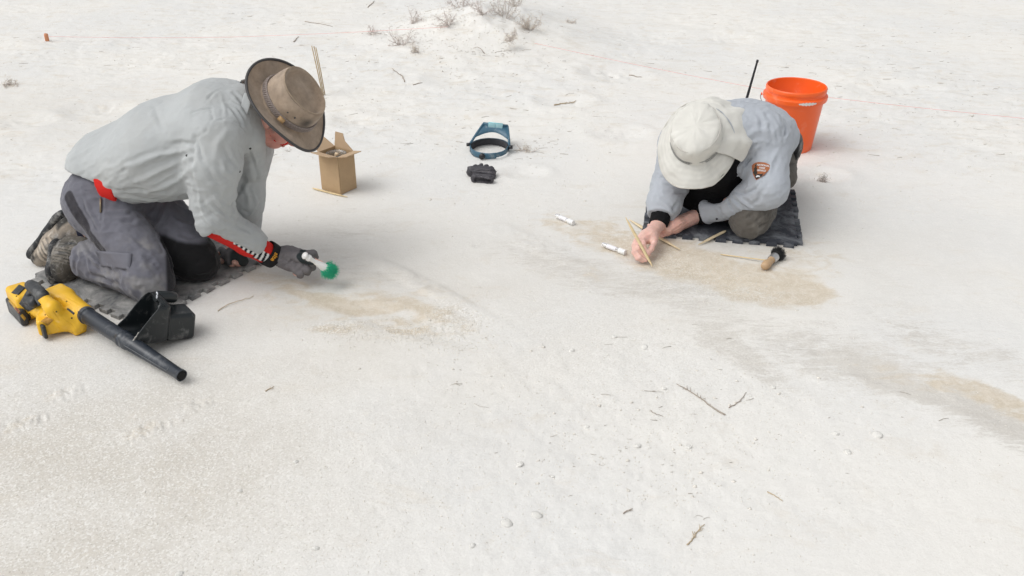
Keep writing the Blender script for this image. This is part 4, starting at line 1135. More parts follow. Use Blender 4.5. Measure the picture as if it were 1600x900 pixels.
for pix, w_, a_ in (([(1163, 240), (1175, 228), (1190, 222)], .007, -.005), ([(1160, 268), (1170, 250), (1180, 240)], .006, -.006), ([(1155, 285), (1162, 265), (1172, 250)], .006, .005), ([(1205, 180), (1215, 200), (1220, 225)], .009, .003), ([(1195, 175), (1203, 200), (1206, 220)], .008, -.003),
                    ([(1225, 190), (1228, 205), (1222, 220)], .007, -.006), ([(1150, 300), (1165, 303), (1180, 295), (1190, 285)], .008, -.007), ([(1140, 308), (1150, 320), (1160, 330)], .007, .006), ([(1133, 303), (1140, 320), (1150, 333)], .006, -.006), ([(1148, 303), (1160, 315), (1175, 325)], .007, .006),
                    ([(1120, 308), (1124, 325), (1130, 338)], .006, -.003), ([(1190, 300), (1185, 312), (1175, 320)], .009, -.005), ([(1165, 215), (1180, 205), (1200, 205)], .012, .004), ([(1180, 175), (1190, 190), (1190, 205)], .010, -.004),
                    ([(1035, 285), (1055, 288), (1078, 292)], .008, .009), ([(1033, 277), (1050, 282), (1070, 284)], .006, -.008), ([(1040, 300), (1058, 303), (1070, 300)], .008, -.005), ([(1030, 310), (1045, 325), (1050, 335)], .008, .005), ([(1060, 312), (1052, 325), (1042, 335)], .007, -.004),
                    ([(1215, 235), (1205, 255), (1200, 280)], .010, .005), ([(1150, 290), (1140, 282), (1130, 278)], .006, .006), ([(1160, 280), (1150, 275), (1140, 268)], .006, -.006), ([(1200, 165), (1160, 160), (1130, 158)], .012, .003)):
    S.fold(pix, w_*.9, a_*1.3)
S.refresh(1); S.rough(.0011, 60, 27); S.refresh(); S.paint(GS2)
S.tint(sstep(.1, .5, fbm(S.V*10, 61))*.2, (.45, .48, .52))
for pix in ([(1158, 290), (1166, 268), (1178, 245), (1192, 225)], [(1133, 303), (1140, 322), (1147, 335)], [(1180, 160), (1200, 185), (1212, 215)]):
    d, t = polydist(S.V, [S.drop(*q) for q in pix]); S.tint(np.exp(-(d/.0025)**2)*.3, (.3, .32, .36))
sh = S.build('shirt', M_shirt2, p2)
mb = MB()
M_btn = mat('dark_button', (.03, .03, .035), .4)
for px, py in ((1120, 265), (1133, 266), (1120, 342)):
    p = S.drop(px, py); n = nrm(A(0, 0, CAM_H)-p); MB().tube([p-n*.001, p+n*.003], .0045, 12).build('button', M_btn, sh)
# collar: points of a laid-down collar beside the hat flap
M_col2 = mat('blue_grey_collar', GS2, .85, var=.05, vscale=20, bump=.3, bscale=600)
n2_ = nrm(GC-qNECK); a1 = nrm(np.cross(n2_, A(0, 0, 1))); a2 = np.cross(n2_, a1); cp = []
for i in range(17):
    t = -2.3+4.6*i/16
    q = qNECK+n2_*.008+a1*math.sin(t)*.080+a2*math.cos(t)*.078*(1 if a2[2] > 0 else -1)
    cp.append((q, nrm(n2_*.7+.7*(a1*math.sin(t)+a2*math.cos(t)*(1 if a2[2] > 0 else -1)))))
collar('collar', cp, .045, M_col2, sh)
# arrowhead patch on the sleeve
def emblem():
    c = S.drop(1187, 266); n = nrm(S.N[np.argmin(np.linalg.norm(S.V-c, axis=1))]*.5+nrm(A(0, 0, CAM_H)-c)*.5)
    dn_ = nrm((at(1181, 275, c[2])-c)); dn_ = nrm(S.drop(1184, 276)-c); y_ = -nrm(dn_-n*np.dot(dn_, n)); x_ = np.cross(y_, n)
    def lay(pts2, lift, m, name, par):
        """flat outline cut from cloth, following the sleeve"""
        b = bmesh.new(); vs = [b.verts.new((p[0], p[1], 0)) for p in pts2]; f_ = b.faces.new(vs); f_.normal_update()
        bmesh.ops.triangulate(b, faces=[f_]); bmesh.ops.subdivide_edges(b, edges=list(b.edges), cuts=2, use_grid_fill=True)
        V = []; 
        for v in b.verts:
            q = c+x_*v.co.x+y_*v.co.y+n*.05; r = S.bvh.ray_cast(Vector(q), Vector(-n)); p = np.array(r[0]) if r[0] is not None else q-n*.05
            V.append(p+n*(lift+.0035))
        b.verts.index_update(); F = [[v.index for v in f.verts] for f in b.faces]; b.free()
        return link_mesh(name, V, F, m, par)
    k = .036
    arrow = [(-.95, .55), (-.75, .85), (-.3, 1.0), (.3, 1.0), (.75, .85), (.95, .55), (.85, .1), (.55, -.6), (.2, -1.1), (0, -1.3), (-.2, -1.1), (-.55, -.6), (-.85, .1)]
    sc_ = lambda P_, s=k: [(p[0]*s*1.1, p[1]*s*.86) for p in P_]
    pa = lay(sc_(arrow), 0, mat('brown_orange_patch', (.36, .12, .045), .8, bump=.4, bscale=800), 'shoulder_patch', sh)
    lay(sc_([(-.52, .80), (-.34, .45), (-.42, .42), (-.22, .05), (-.32, .02), (-.1, -.45), (-.3, -.75), (-.62, -.35), (-.52, .0), (-.66, .05), (-.5, .42), (-.6, .45)]), .0009, mat('dark_tree_print', (.035, .032, .025), .8), 'tree_mark', pa)
    lay(sc_([(-.30, -.72), (-.05, -.52), (.25, -.5), (.5, -.38), (.42, -.75), (.2, -1.02), (0, -1.2), (-.2, -1.02)]), .0007, mat('dark_ground_print', (.02, .02, .02), .8), 'ground_mark', pa)
    lay(sc_([(-.16, -.9), (-.12, -.74), (.0, -.68), (.14, -.72), (.26, -.78), (.22, -.92), (.12, -.86), (.02, -.9), (-.06, -.98)]), .0014, M_white_print, 'bison_mark', pa)
    for i, wd in enumerate(('NATIONAL', 'PARK', 'SERVICE')):
        o_ = c+x_*.0085+y_*(.019-.0105*i)
        V, F = text_obj(wd, .0095, None, None, Matrix.Identity(4)); out = []
        for v in V:
            q = o_+x_*v[0]+y_*v[1]+n*.05; r = S.bvh.ray_cast(Vector(q), Vector(-n)); p = np.array(r[0]) if r[0] is not None else q-n*.05; out.append(p+n*(.0052+v[2]))
        link_mesh('lettering', out, F, M_white_print, pa, smooth=False)
emblem()

# ---- trousers
tq = union([rc(qPEL, A(.97, 3.70, .27), .115, .11, ax=qL, f=1.38), (ell(qLH+A(.0, .0, .0), (.10, .10, .10)), .05), (ell(qRH, (.10, .10, .10)), .05), (rc(qLH, qLK*.9+qLH*.1+A(0, 0, .01), .100, .080), .04), (rc(qLK, qLK*.9+qLA*.1, .072, .07), .03), (rc(qLK*.9+qLA*.1, qLA, .07, .052), .03),
            (rc(qRH, qRK, .092, .068), .05), (rc(qRK, qRA, .06, .05), .03), (rc(qLH+A(.03, -.05, -.01), qLH+A(.0, -.22, -.06), .045, .045), .03)], .02)
def tr2(P): return np.maximum(tq(P), .0125-P[:, 2])
tr2.box = tq.box
R = Surf(tr2, .004, 2); R.rough(.006, 9, 71); R.rough(.0055, A(18, 18, 24), 75, ridge=True)
for pix, w_, a_ in (([(1150, 345), (1168, 340), (1190, 325)], .007, -.005), ([(1185, 355), (1198, 345), (1203, 330)], .006, -.008), ([(1178, 352), (1192, 340), (1200, 325)], .007, .007), ([(1210, 320), (1203, 335), (1198, 350)], .006, .006), ([(1225, 295), (1215, 310), (1208, 325)], .007, -.006),
                    ([(1160, 358), (1180, 352), (1195, 340)], .008, .004), ([(1215, 290), (1205, 300), (1200, 315)], .008, .005), ([(1235, 215), (1238, 235), (1240, 255)], .006, .005), ([(1228, 262), (1236, 275), (1242, 290)], .006, -.005)):
    R.fold(pix, w_*.9, a_*1.4)
R.refresh(1); R.rough(.001, 70, 79); R.refresh(); R.paint((.115, .105, .092))
R.tint(sstep(.12, .5, fbm(R.V*14, 81, 4))*sstep(.2, .05, R.V[:, 2])*.5, (.24, .225, .20))
tr = R.build('trousers', M_trouser2, p2)
M_pf = mat('brown_grey_flap', (.12, .11, .097), .85, var=.1, vscale=25, bump=.4, bscale=700)
patch_on(R, 'pocket_flap', [(1224, 262), (1243, 254), (1243, 282), (1228, 287)], M_pf, tr, .006)
# boots hidden behind the thighs
for a_, k_ in ((qLA, 1), (qRA, -1)):
    dd = nrm(A(.4, .9, 0)); shoe('boot', a_+dd*.06+A(0, 0, .1), a_+dd*.10+A(0, 0, -.035), A(-.4, -.9, .0), a_, p2, (.05, .045, .04), .9)

# ---- neck-flap sun hat
M_hat2 = mat('pale_canvas', (.645, .635, .59), .9, wrinkle=1.2, var=.05, vscale=12, bump=.35, bscale=600, spec=.15, attr=True, sheen=.1)
GB = GC+GUP*.048
def hat2_brim(a, r):
    f = math.cos(a); bx = .106+(.084 if f > 0 else .060)*r; by = .092+.050*r
    droop = -.010*r-.046*r*r*abs(math.sin(a))**1.5-.020*r*r*max(f, 0)+.006*math.sin(3*a+1)*r+.004*math.sin(7*a)*r
    return GB+GF*bx*f+GS*by*math.sin(a)+GUP*droop
angs = np.linspace(0, 2*math.pi, 96, endpoint=False)
R_ = [[hat2_brim(a, r) for a in angs] for r in np.linspace(1, 0, 10)]
for sc_, z in ((.99, .01), (.985, .025), (.98, .045), (.97, .062), (.95, .074), (.91, .083), (.84, .089), (.72, .093), (.5, .096), (.25, .098)):
    R_.append([GB+GF*.106*sc_*math.cos(a)+GS*.092*sc_*math.sin(a)+GUP*(z+.004*math.sin(2*a+1)*(z > .03)) for a in angs])
mb = MB().rings(R_, cap1=True); V = np.array(mb.V); n3 = np.stack([fbm(V*22, 101, 3), fbm(V*22, 103, 3), fbm(V*22, 105, 3)], 1); V = V+.008*n3+.003*np.stack([fbm(V*60, 102, 2), fbm(V*60, 104, 2), fbm(V*60, 106, 2)], 1)
V = V+.003*nrm(GUP)*np.clip(1-3.5*np.abs(fbm(V@np.stack([GF, GS, GUP*.4], 1)*20, 131, 2)), -.3, 1)[:, None]+.0025*(V-GC)/np.linalg.norm(V-GC, axis=1)[:, None]*np.clip(1-3.5*np.abs(fbm(V*24, 133, 2)), -.3, 1)[:, None]
tone = np.tile(A(.645, .635, .59), (len(V), 1)); nr = 96
for i in range(10):
    if i % 2: tone[i*nr:(i+1)*nr] *= .93            # rows of stitching
h2 = link_mesh('hat', V, mb.F, M_hat2, p2, attrs={'tone': tone}); h2['label'] = 'pale canvas sun hat with a wavy stitched brim'; solidify(h2, .003); subsurf(h2, 1)
pts = [hat2_brim(a, 1.0)+A(0, 0, 0) for a in np.linspace(0, 2*math.pi, 97)]; MB().tube(pts, .0026, 6, cap=False).build('brim_binding', mat('pale_binding', (.56, .54, .49), .9), h2)
pts = [GB+GF*.106*.925*math.cos(a)+GS*.092*.925*math.sin(a)+GUP*(.0815+.004*math.sin(2*a+1)) for a in np.linspace(0, 2*math.pi, 97)]; MB().tube(pts, .0022, 6, cap=False).build('crown_seam', mat('pale_seam', (.52, .50, .46), .9), h2)
# open mesh vent along the front foot of the crown: a net of small loops
M_net = mat('grey_net', (.30, .30, .29), .8)
mb = MB()
for rr_, zz_ in ((1.012, .006), (1.010, .022)):
    pts = [GB+GF*(.106*rr_+.002)*math.cos(a)+GS*(.092*rr_+.002)*math.sin(a)+GUP*(zz_) for a in np.linspace(-1.15, 1.15, 40)]; mb.tube(pts, .0011, 5)
for s_ in (0, 1):
    pts = [GB+GF*(.1095)*math.cos(a)+GS*(.0955)*math.sin(a)+GUP*(.014+.006*math.sin(a*26+s_*math.pi)) for a in np.linspace(-1.15, 1.15, 260)]; mb.tube(pts, .0011, 4)
mb.build('mesh_vent', M_net, h2)
# neck flap
n_a, n_r = 40, 14; V = []
for j in range(n_r+1):
    r = j/n_r
    for i in range(n_a+1):
        t = -1+2*i/n_a; a = math.pi-.80+t*1.35
        wob = .010*r*math.sin(t*9+1.3)+.006*r*math.sin(t*17)
        p = GB+GF*(.101+.051*r)*math.cos(a)+GS*(.087+.066*r)*math.sin(a)+GUP*(.030-.050*r-.055*r*r+wob)
        p = p+GF*(-.045*r)+_r*.040*r
        V.append(p)
V = np.array(V); V += .009*np.stack([fbm(V*20, 111, 3), fbm(V*20, 113, 3), fbm(V*20, 115, 3)], 1)
F = [(j*(n_a+1)+i, j*(n_a+1)+i+1, (j+1)*(n_a+1)+i+1, (j+1)*(n_a+1)+i) for j in range(n_r) for i in range(n_a)]
o = link_mesh('neck_flap', V, F, M_hat2, h2, attrs={'tone': np.tile(A(.645, .635, .59), (len(V), 1))}); solidify(o, .0025); subsurf(o, 1)

# ------------------------------------------------------------------ foam mats
M_foam = mat('dark_foam_dusty', (.085, .09, .095), .9, var=.2, vscale=30, bump=.6, bscale=350, dust=.85, dustscale=9, dustcol=(.44, .43, .41))
M_foam2 = mat('blue_black_foam', (.040, .045, .058), .8, var=.2, vscale=30, bump=.6, bscale=350, dust=.5, dustscale=9, dustcol=(.36, .38, .40))
def foam_mat(o0, u_, label, m, loc, n=9, T=.013):
    u_ = nrm(u_); v_ = np.cross(A(0, 0, 1), u_); S_ = .565; p = S_/n
    def side(a, d, out, flip):
        pts = []
        for k in range(n):
            b0 = a+d*(k*p)
            q = [(.0, 0), (.20, 0), (.14, 1), (.78, 1), (.72, 0)] if (k+flip) % 1 == 0 else []
            for s_, h_ in q:
                pts.append(b0+d*s_*p+out*h_*.021*(1+.08*rng.normal()))
        return pts
    c = [o0, o0+u_*S_, o0+u_*S_+v_*S_, o0+v_*S_]
    P_ = side(c[0], u_, -v_, 0)+side(c[1], v_, u_, 0)+side(c[2], -u_, v_, 0)+side(c[3], -v_, -u_, 0)
    b = bmesh.new(); vs = [b.verts.new((q[0], q[1], .0)) for q in P_]; f = b.faces.new(vs); b.normal_update()
    if f.normal.z < 0: f.normal_flip()
    r = bmesh.ops.extrude_face_region(b, geom=[f]); vv = [e for e in r['geom'] if isinstance(e, bmesh.types.BMVert)]
    bmesh.ops.translate(b, verts=vv, vec=(0, 0, T))
    top = [e for e in b.edges if all(abs(v.co.z-T) < 1e-6 for v in e.verts)]
    bmesh.ops.bevel(b, geom=top, offset=.0022, segments=2, affect='EDGES', profile=.6)
    bmesh.ops.recalc_face_normals(b, faces=list(b.faces))
    V = [tuple(v.co) for v in b.verts]; b.verts.index_update(); F = [[v.index for v in f.verts] for f in b.faces]; b.free()
    V = np.array(V); V[:, 2] += .001
    o = link_mesh('foam_mat', V, F, m, loc=(*(np.mean(P_, 0)[:2]), .001), smooth=False)
    return tag(o, label, 'mat', 'interlocking foam kneeling mats')
foam_mat(A(-1.682, 3.005, 0), A(.837, -.548, 0), 'dusty grey interlocking foam mat under the digger in the brown hat', M_foam, None)
foam_mat(A(.525, 3.388, 0), A(.98, -.196, 0), 'dark blue-black interlocking foam mat under the digger in the pale hat', M_foam2, None)

# ------------------------------------------------------------------ orange bucket
M_or = mat('orange_plastic', (.90, .125, .016), .38, var=.04, vscale=8, bump=.08, bscale=60, dust=.16, dustscale=7, dustcol=(.85, .42, .30))
def bucket():
    c = A(1.318, 4.39, 0); root = thing('bucket', 'orange plastic bucket part filled with sand behind the digger', 'bucket', c)
    lean = A(.02, .0, 1); H_ = .325
    prof = [(.118, .0), (.124, .004), (.127, .02), (.146, .262), (.148, .265), (.160, .262), (.1615, .267), (.1615, .283), (.155, .288), (.149, .290), (.149, .303), (.153, .306), (.1535, .318), (.151, .323), (.148, .325), (.1445, .322), (.1435, .30), (.139, .20), (.128, .11), (0.0, .108)]
    n = 64; R_ = []
    for r, z in prof:
        r *= .91; z *= .96
        R_.append([c+A(r*math.cos(a)+.03*z, r*math.sin(a), z-.012) for a in np.linspace(0, 2*math.pi, n, endpoint=False)])
    mb = MB().rings(R_[:-1], cap0=True); o = mb.build('pail', M_or, root); autosmooth(o, 40)
    # sand in the bucket
    R2 = []
    for r in np.linspace(1, 0.02, 12):
        R2.append([c+A(.122*r*math.cos(a)+.006, .122*r*math.sin(a), .188+.055*math.cos(r*1.5)+.006*math.sin(5*a+3)*r+.01*math.sin(a*2)) for a in np.linspace(0, 2*math.pi, n, endpoint=False)])
    M_hs = mat('white_sand_heap', (.68, .65, .6), .95, var=.1, vscale=60, bump=.8, bscale=200)
    MB().rings(R2, cap1=True).build('sand_fill', M_hs, root)
    # stiffening ribs below the rim and the wire bail hanging on the far left
    for k in range(10):
        pass
    M_w = mat('galvanised_wire', (.25, .25, .25), .35, metal=.9)
    ears = [c+A(-.142, .03, .25), c+A(.156, .03, .25)]
    pts = []
    for i in range(25):
        t = math.pi*i/24
        q = (ears[0]+ears[1])/2+(ears[0]-ears[1])/2*math.cos(t)*1.02+A(.02, .155, -.12)*math.sin(t)
        pts.append(q)
    MB().tube(pts, .0019, 6).build('handle', M_w, root)
    for e_ in ears: MB().tube([e_+A(-.002, 0, .0), e_+A(.002, 0, 0)], .007, 14).build('handle_ear', M_or, root)
    # white dust smear on the rim
    pts = [c+A(.1625*math.cos(a)+.008, .1625*math.sin(a), .2625+.004) for a in np.linspace(-1.65, -1.10, 14)]
    V = []; 
    for i, a in enumerate(np.linspace(-1.72, -1.12, 18)):
        wdt = .0095*math.sin(math.pi*i/17)**.5*(.75+.25*math.sin(i*2.1))+.0005
        for s_ in (-1, 0, 1): V.append(c+A((.1478)*math.cos(a)+.0072, (.1478)*math.sin(a), .2525+s_*wdt*.9))
    F = [(i*3+j, (i+1)*3+j, (i+1)*3+j+1, i*3+j+1) for i in range(17) for j in range(2)]
    link_mesh('dust_smear', V, F, mat('caked_dust', (.74, .70, .66), .95, bump=.6, bscale=300), root)
bucket()

# ------------------------------------------------------------------ cardboard box with a jar
def box_and_jar():
    M_cb = mat('brown_cardboard', (.46, .32, .185), .85, var=.05, vscale=30, bump=.15, bscale=300)
    M_cbi = mat('cardboard_inside', (.46, .33, .21), .9, var=.04, vscale=30)
    f = at(532.6, 304.5); l_ = at(503, 295.3); r_ = at(556, 295.2)
    eu = nrm(l_-f); ev = nrm(r_-f); ev = nrm(ev-eu*np.dot(ev, eu)*1.0); wu, wv = .112, .096; h = .166
    root = thing('cardboard_box', 'small open brown cardboard box with raised flaps beside the hat brim', 'box', (f+eu*wu/2+ev*wv/2))
    up = A(0, 0, 1); t = .003
    def panel(nm, a, du, dv, m, parent=root, th=.0028, shape=None):
        if shape is None: shape = [(0, 0), (1, 0), (1, 1), (0, 1)]
        V = [a+du*p[0]+dv*p[1] for p in shape]; o = link_mesh(nm, V, [tuple(range(len(V)))], m, parent, smooth=False); solidify(o, th, 0); return o
    panel('side_panel', f+A(0, 0, .001), eu*wu, up*h, M_cb); panel('side_panel', f+A(0, 0, .0012)+ev*.0015, ev*(wv-.003), up*h, M_cb)
    panel('side_panel', f+ev*wv+A(0, 0, .001), eu*wu, up*h, M_cb); panel('side_panel', f+eu*wu+ev*.0015+A(0, 0, .0012), ev*(wv-.003), up*h, M_cb)
    panel('bottom_panel', f+A(0, 0, .003)+eu*.002+ev*.002, eu*(wu-.004), ev*(wv-.004), M_cb)
    # flaps: near two folded flat outwards, far two standing up
    T = up*h
    panel('flap', f+T+A(0, 0, .002), eu*wu, -ev*.046+up*.012, M_cbi, shape=[(0, 0), (1, 0), (.97, 1), (.05, 1)])
    panel('flap', f+T+A(0, 0, .002)+eu*0, ev*wv, -eu*.048+up*.010, M_cbi, shape=[(0, 0), (1, 0), (.97, 1), (.05, 1)])
    fb = f+T+ev*wv
    panel('flap', fb+A(0, 0, .001), eu*wu, up*.062+ev*.012, M_cbi, shape=[(0, 0), (1, 0), (1, 1), (.62, 1), (.48, .52)])
    fl_ = f+T+eu*wu
    panel('flap', fl_+A(0, 0, .001), ev*wv, up*.034+eu*.062, M_cbi, shape=[(0, 0), (1, 0), (.95, 1), (.08, 1)])
    jc = f+eu*wu/2+ev*wv/2+A(0, 0, .006)
    jar = thing('jar', 'clear jar standing inside the cardboard box holding pale pieces', 'jar', jc)
    n = 40; R_ = []
    for r, z in ((.030, 0), (.041, .002), (.042, .02), (.042, .125), (.040, .138), (.0405, .150), (.043, .152), (.043, .156), (.0385, .156), (.0385, .138), (.0395, .12), (.0395, .01)):
        R_.append([jc+A(r*math.cos(a), r*math.sin(a), z) for a in np.linspace(0, 2*math.pi, n, endpoint=False)])
    M_gl = mat('clear_plastic', (.9, .9, .88), .12, trans=.85, spec=.6)
    MB().rings(R_, cap0=True, cap1=True).build('glass', M_gl, jar)
    M_ck = mat('pale_cork', (.72, .56, .38), .85, var=.12, vscale=80, bump=.4, bscale=300)
    rr = np.random.default_rng(4)
    for i in range(22):
        a = rr.uniform(0, 6.28); r = .026*math.sqrt(rr.uniform()); z = .02+.122*(i/21)
        q = jc+A(r*math.cos(a), r*math.sin(a), z); dv = nrm(rr.normal(size=3)); o = MB().tube([q-dv*.009, q-dv*.0075, q+dv*.0075, q+dv*.009], [.006, .0078, .0078, .006], 10).build('cork', M_ck, jar)
box_and_jar()

# ------------------------------------------------------------------ wooden tools
M_bam = mat('pale_bamboo', (.66, .52, .30), .6, var=.10, vscale=70, bump=.2, bscale=200)
M_bam2 = mat('pale_birch', (.68, .56, .37), .65, var=.10, vscale=70, bump=.2, bscale=200)
def stick(name, label, p, q, wd, th, m=None, point0=.25, point1=.25, cat='tool', group='wooden digging tools', upv=None, round_=False):
    p = np.asarray(p); q = np.asarray(q); d = nrm(q-p); upv = A(0, 0, 1) if upv is None else np.asarray(upv)
    s_ = nrm(np.cross(d, upv)); u_ = np.cross(s_, d); R_ = []
    for t in (0, .01, .04, .1, .2, .35, .5, .65, .8, .9, .96, .99, 1):
        w0 = min(1, (t/point0)**.65 if point0 else 1, ((1-t)/point1)**.65 if point1 else 1); w0 = max(w0, .16)
        c = p*(1-t)+q*t
        R_.append([c+s_*math.cos(a)*wd/2*w0+u_*math.sin(a)*th/2*(.5+.5*w0) for a in np.linspace(0, 2*math.pi, 14, endpoint=False)])
    o = MB().rings(R_, cap0=True, cap1=True).build(name, m or M_bam)
    return tag(o, label, cat, group)
stick('wooden_tool', 'pale flat wooden tool lying at the foot of the cardboard box', gp(488, 295.5, .005), gp(543, 309.5, .005), .012, .006, point0=.12, point1=.3)
stick('wooden_tool', 'slim pointed wooden tool held in the bare hand', at(977.5, 339.5, .155), at(1019.5, 416.5, .008), .0115, .008, point0=.25, point1=.18, upv=A(.3, -.7, .6))
stick('wooden_tool', 'long wooden tool lying on sand behind the bare hand', gp(983, 346, .008), gp(1062, 393, .008), .017, .008, M_bam2, point0=.22, point1=.3)
stick('wooden_tool', 'short wooden tool with one end on the blue-black mat', gp(1091, 384.5, .006), gp(1133.5, 367.5, .019), .014, .007, M_bam2, point0=.35, point1=.06)
stick('wooden_skewer', 'thin bamboo skewer lying left of the black-bristled brush', gp(1125, 399, .004), gp(1199, 411.5, .012), .0045, .0045, point0=.06, point1=.03)

# ------------------------------------------------------------------ brushes
def lathe(c0, d, prof, m, name, parent, n=24, flat=1.0, side=None):
    d = nrm(d); s_ = nrm(np.cross(d, A(0, 0, 1))) if side is None else nrm(side); u_ = np.cross(s_, d)
    R_ = [[c0+d*x_+s_*math.cos(a)*r+u_*math.sin(a)*r*flat for a in np.linspace(0, 2*math.pi, n, endpoint=False)] for x_, r in prof]
    o = MB().rings(R_, cap0=True, cap1=True).build(name, m, parent); return autosmooth(o, 50)
a = gp(1192, 424, .016); b_ = gp(1219, 401, .022); d = nrm(b_-a); Lb = np.linalg.norm(b_-a)
br = thing('brush', 'round brush with wooden handle and black bristles lying on tan sand', 'brush', gp(1205, 413))
M_wood = mat('varnished_beech', (.46, .31, .18), .5, var=.12, vscale=50, dust=.15, dustscale=30)
lathe(a, d, [(0, .003), (.002, .010), (.008, .0145), (.02, .0165), (.035, .0160), (.05, .0125), (.062, .0125), (.07, .0150), (.078, .0160)], M_wood, 'handle', br)
lathe(a, d, [(.066, .0163), (.068, .0168), (.094, .0168), (.096, .0172), (.097, .0165)], mat('brushed_ferrule', (.6, .6, .6), .35, metal=.9), 'ferrule', br)
def bristles(c0, d, r0, ln, spread, m, parent, count, seed, thick=.0006, name='bristles', dirs=None):
    rr = np.random.default_rng(seed); mb = MB(); d = nrm(d); s_ = nrm(np.cross(d, A(0, 0, 1))); u_ = np.cross(s_, d)
    for i in range(count):
        a_ = rr.uniform(0, 6.283); r = math.sqrt(rr.uniform()); q = c0+(s_*math.cos(a_)+u_*math.sin(a_))*r*r0
        dd = nrm(d+(s_*math.cos(a_)+u_*math.sin(a_))*r*spread+rr.normal(0, .06, 3)); L_ = ln*rr.uniform(.82, 1.05)*(1-.12*r*r)
        mb.tube([q, q+dd*L_*.5, q+dd*L_+nrm(rr.normal(size=3))*L_*.05], [thick, thick, thick*.5], 3)
    return mb.build(name, m, parent)
o = bristles(a+d*.096, d, .0155, .042, .42, mat('black_bristle', (.012, .012, .012), .6), br, 900, 3, .0007)
# the brush in the gloved hand
gb = thing('brush', 'white-handled brush with bright green bristles held in the grey glove', 'brush', at(520, 424, 0))
M_wp = mat('white_plastic', (.80, .79, .77), .35, bump=.03, bscale=80)
h0 = at(474, 398, .150); h1 = at(512, 421, .078); d = nrm(h1-h0); L_ = np.linalg.norm(h1-h0)
lathe(h0, d, [(-.002, .004), (0, .009), (.004, .0125), (.009, .0125), (.012, .0085), (.016, .0085), (.019, .0115), (.026, .0115), (.032, .0075), (L_*.45, .0075), (L_*.62, .011), (L_*.9, .0150), (L_, .0155), (L_+.006, .012)], M_wp, 'handle', gb, 28)
M_gr = mat('green_bristle', (.04, .55, .32), .5, spec=.4)
nb_ = 1500; rr = np.random.default_rng(8); mb = MB(); s_ = nrm(np.cross(d, A(0, 0, 1))); u_ = np.cross(s_, d)
for i in range(nb_):
    a_ = rr.uniform(0, 6.283); t_ = rr.uniform(.0, 1); r = rr.uniform(.3, 1)
    q = h0+d*(L_*(.80+.22*t_))+(s_*math.cos(a_)+u_*math.sin(a_))*r*.009
    dd = nrm(d*(.55+.6*t_)+(s_*math.cos(a_)+u_*math.sin(a_))*(.9-.35*t_)*r+rr.normal(0, .08, 3)); ln = .034*rr.uniform(.7, 1.05)+.006*t_
    e_ = q+dd*ln; e_[2] = max(e_[2], .003); mb.tube([q, q+dd*ln*.55, e_], [.0006, .0006, .0003], 3)
mb.build('bristles', M_gr, gb)

# ------------------------------------------------------------------ sample vials
M_vial = mat('clear_vial', (.92, .92, .92), .15, trans=.75, spec=.6); M_cap = mat('white_cap', (.82, .82, .81), .35); M_salt = mat('white_powder', (.74, .73, .71), .9); M_lab = mat('white_label', (.78, .77, .80), .6)
def vial(p, q, label):
    d = nrm(q-p); L_ = np.linalg.norm(q-p); root = thing('sample_vial', label, 'vial', (p+q)/2*A(1, 1, 0), 'sample vials on the sand')
    lathe(p, d, [(0, .006), (.001, .0085), (L_*.74, .0085)], M_vial, 'tube', root)
    lathe(p, d, [(L_*.08, .0075), (L_*.60, .0075)], M_salt, 'powder', root)
    lathe(p, d, [(L_*.22, .00885), (L_*.60, .00885)], M_lab, 'paper_label', root)
    lathe(p, d, [(L_*.72, .0100), (L_*.725, .0108), (L_*.985, .0108), (L_, .0098)], M_cap, 'cap', root, 20)
vial(gp(869, 341, .0115), gp(896, 352.5, .0115), 'white-capped clear sample vial farther from the bare hand')
vial(gp(941, 386, .0115), gp(977, 399, .0115), 'white-capped clear sample vial nearest the bare hand')

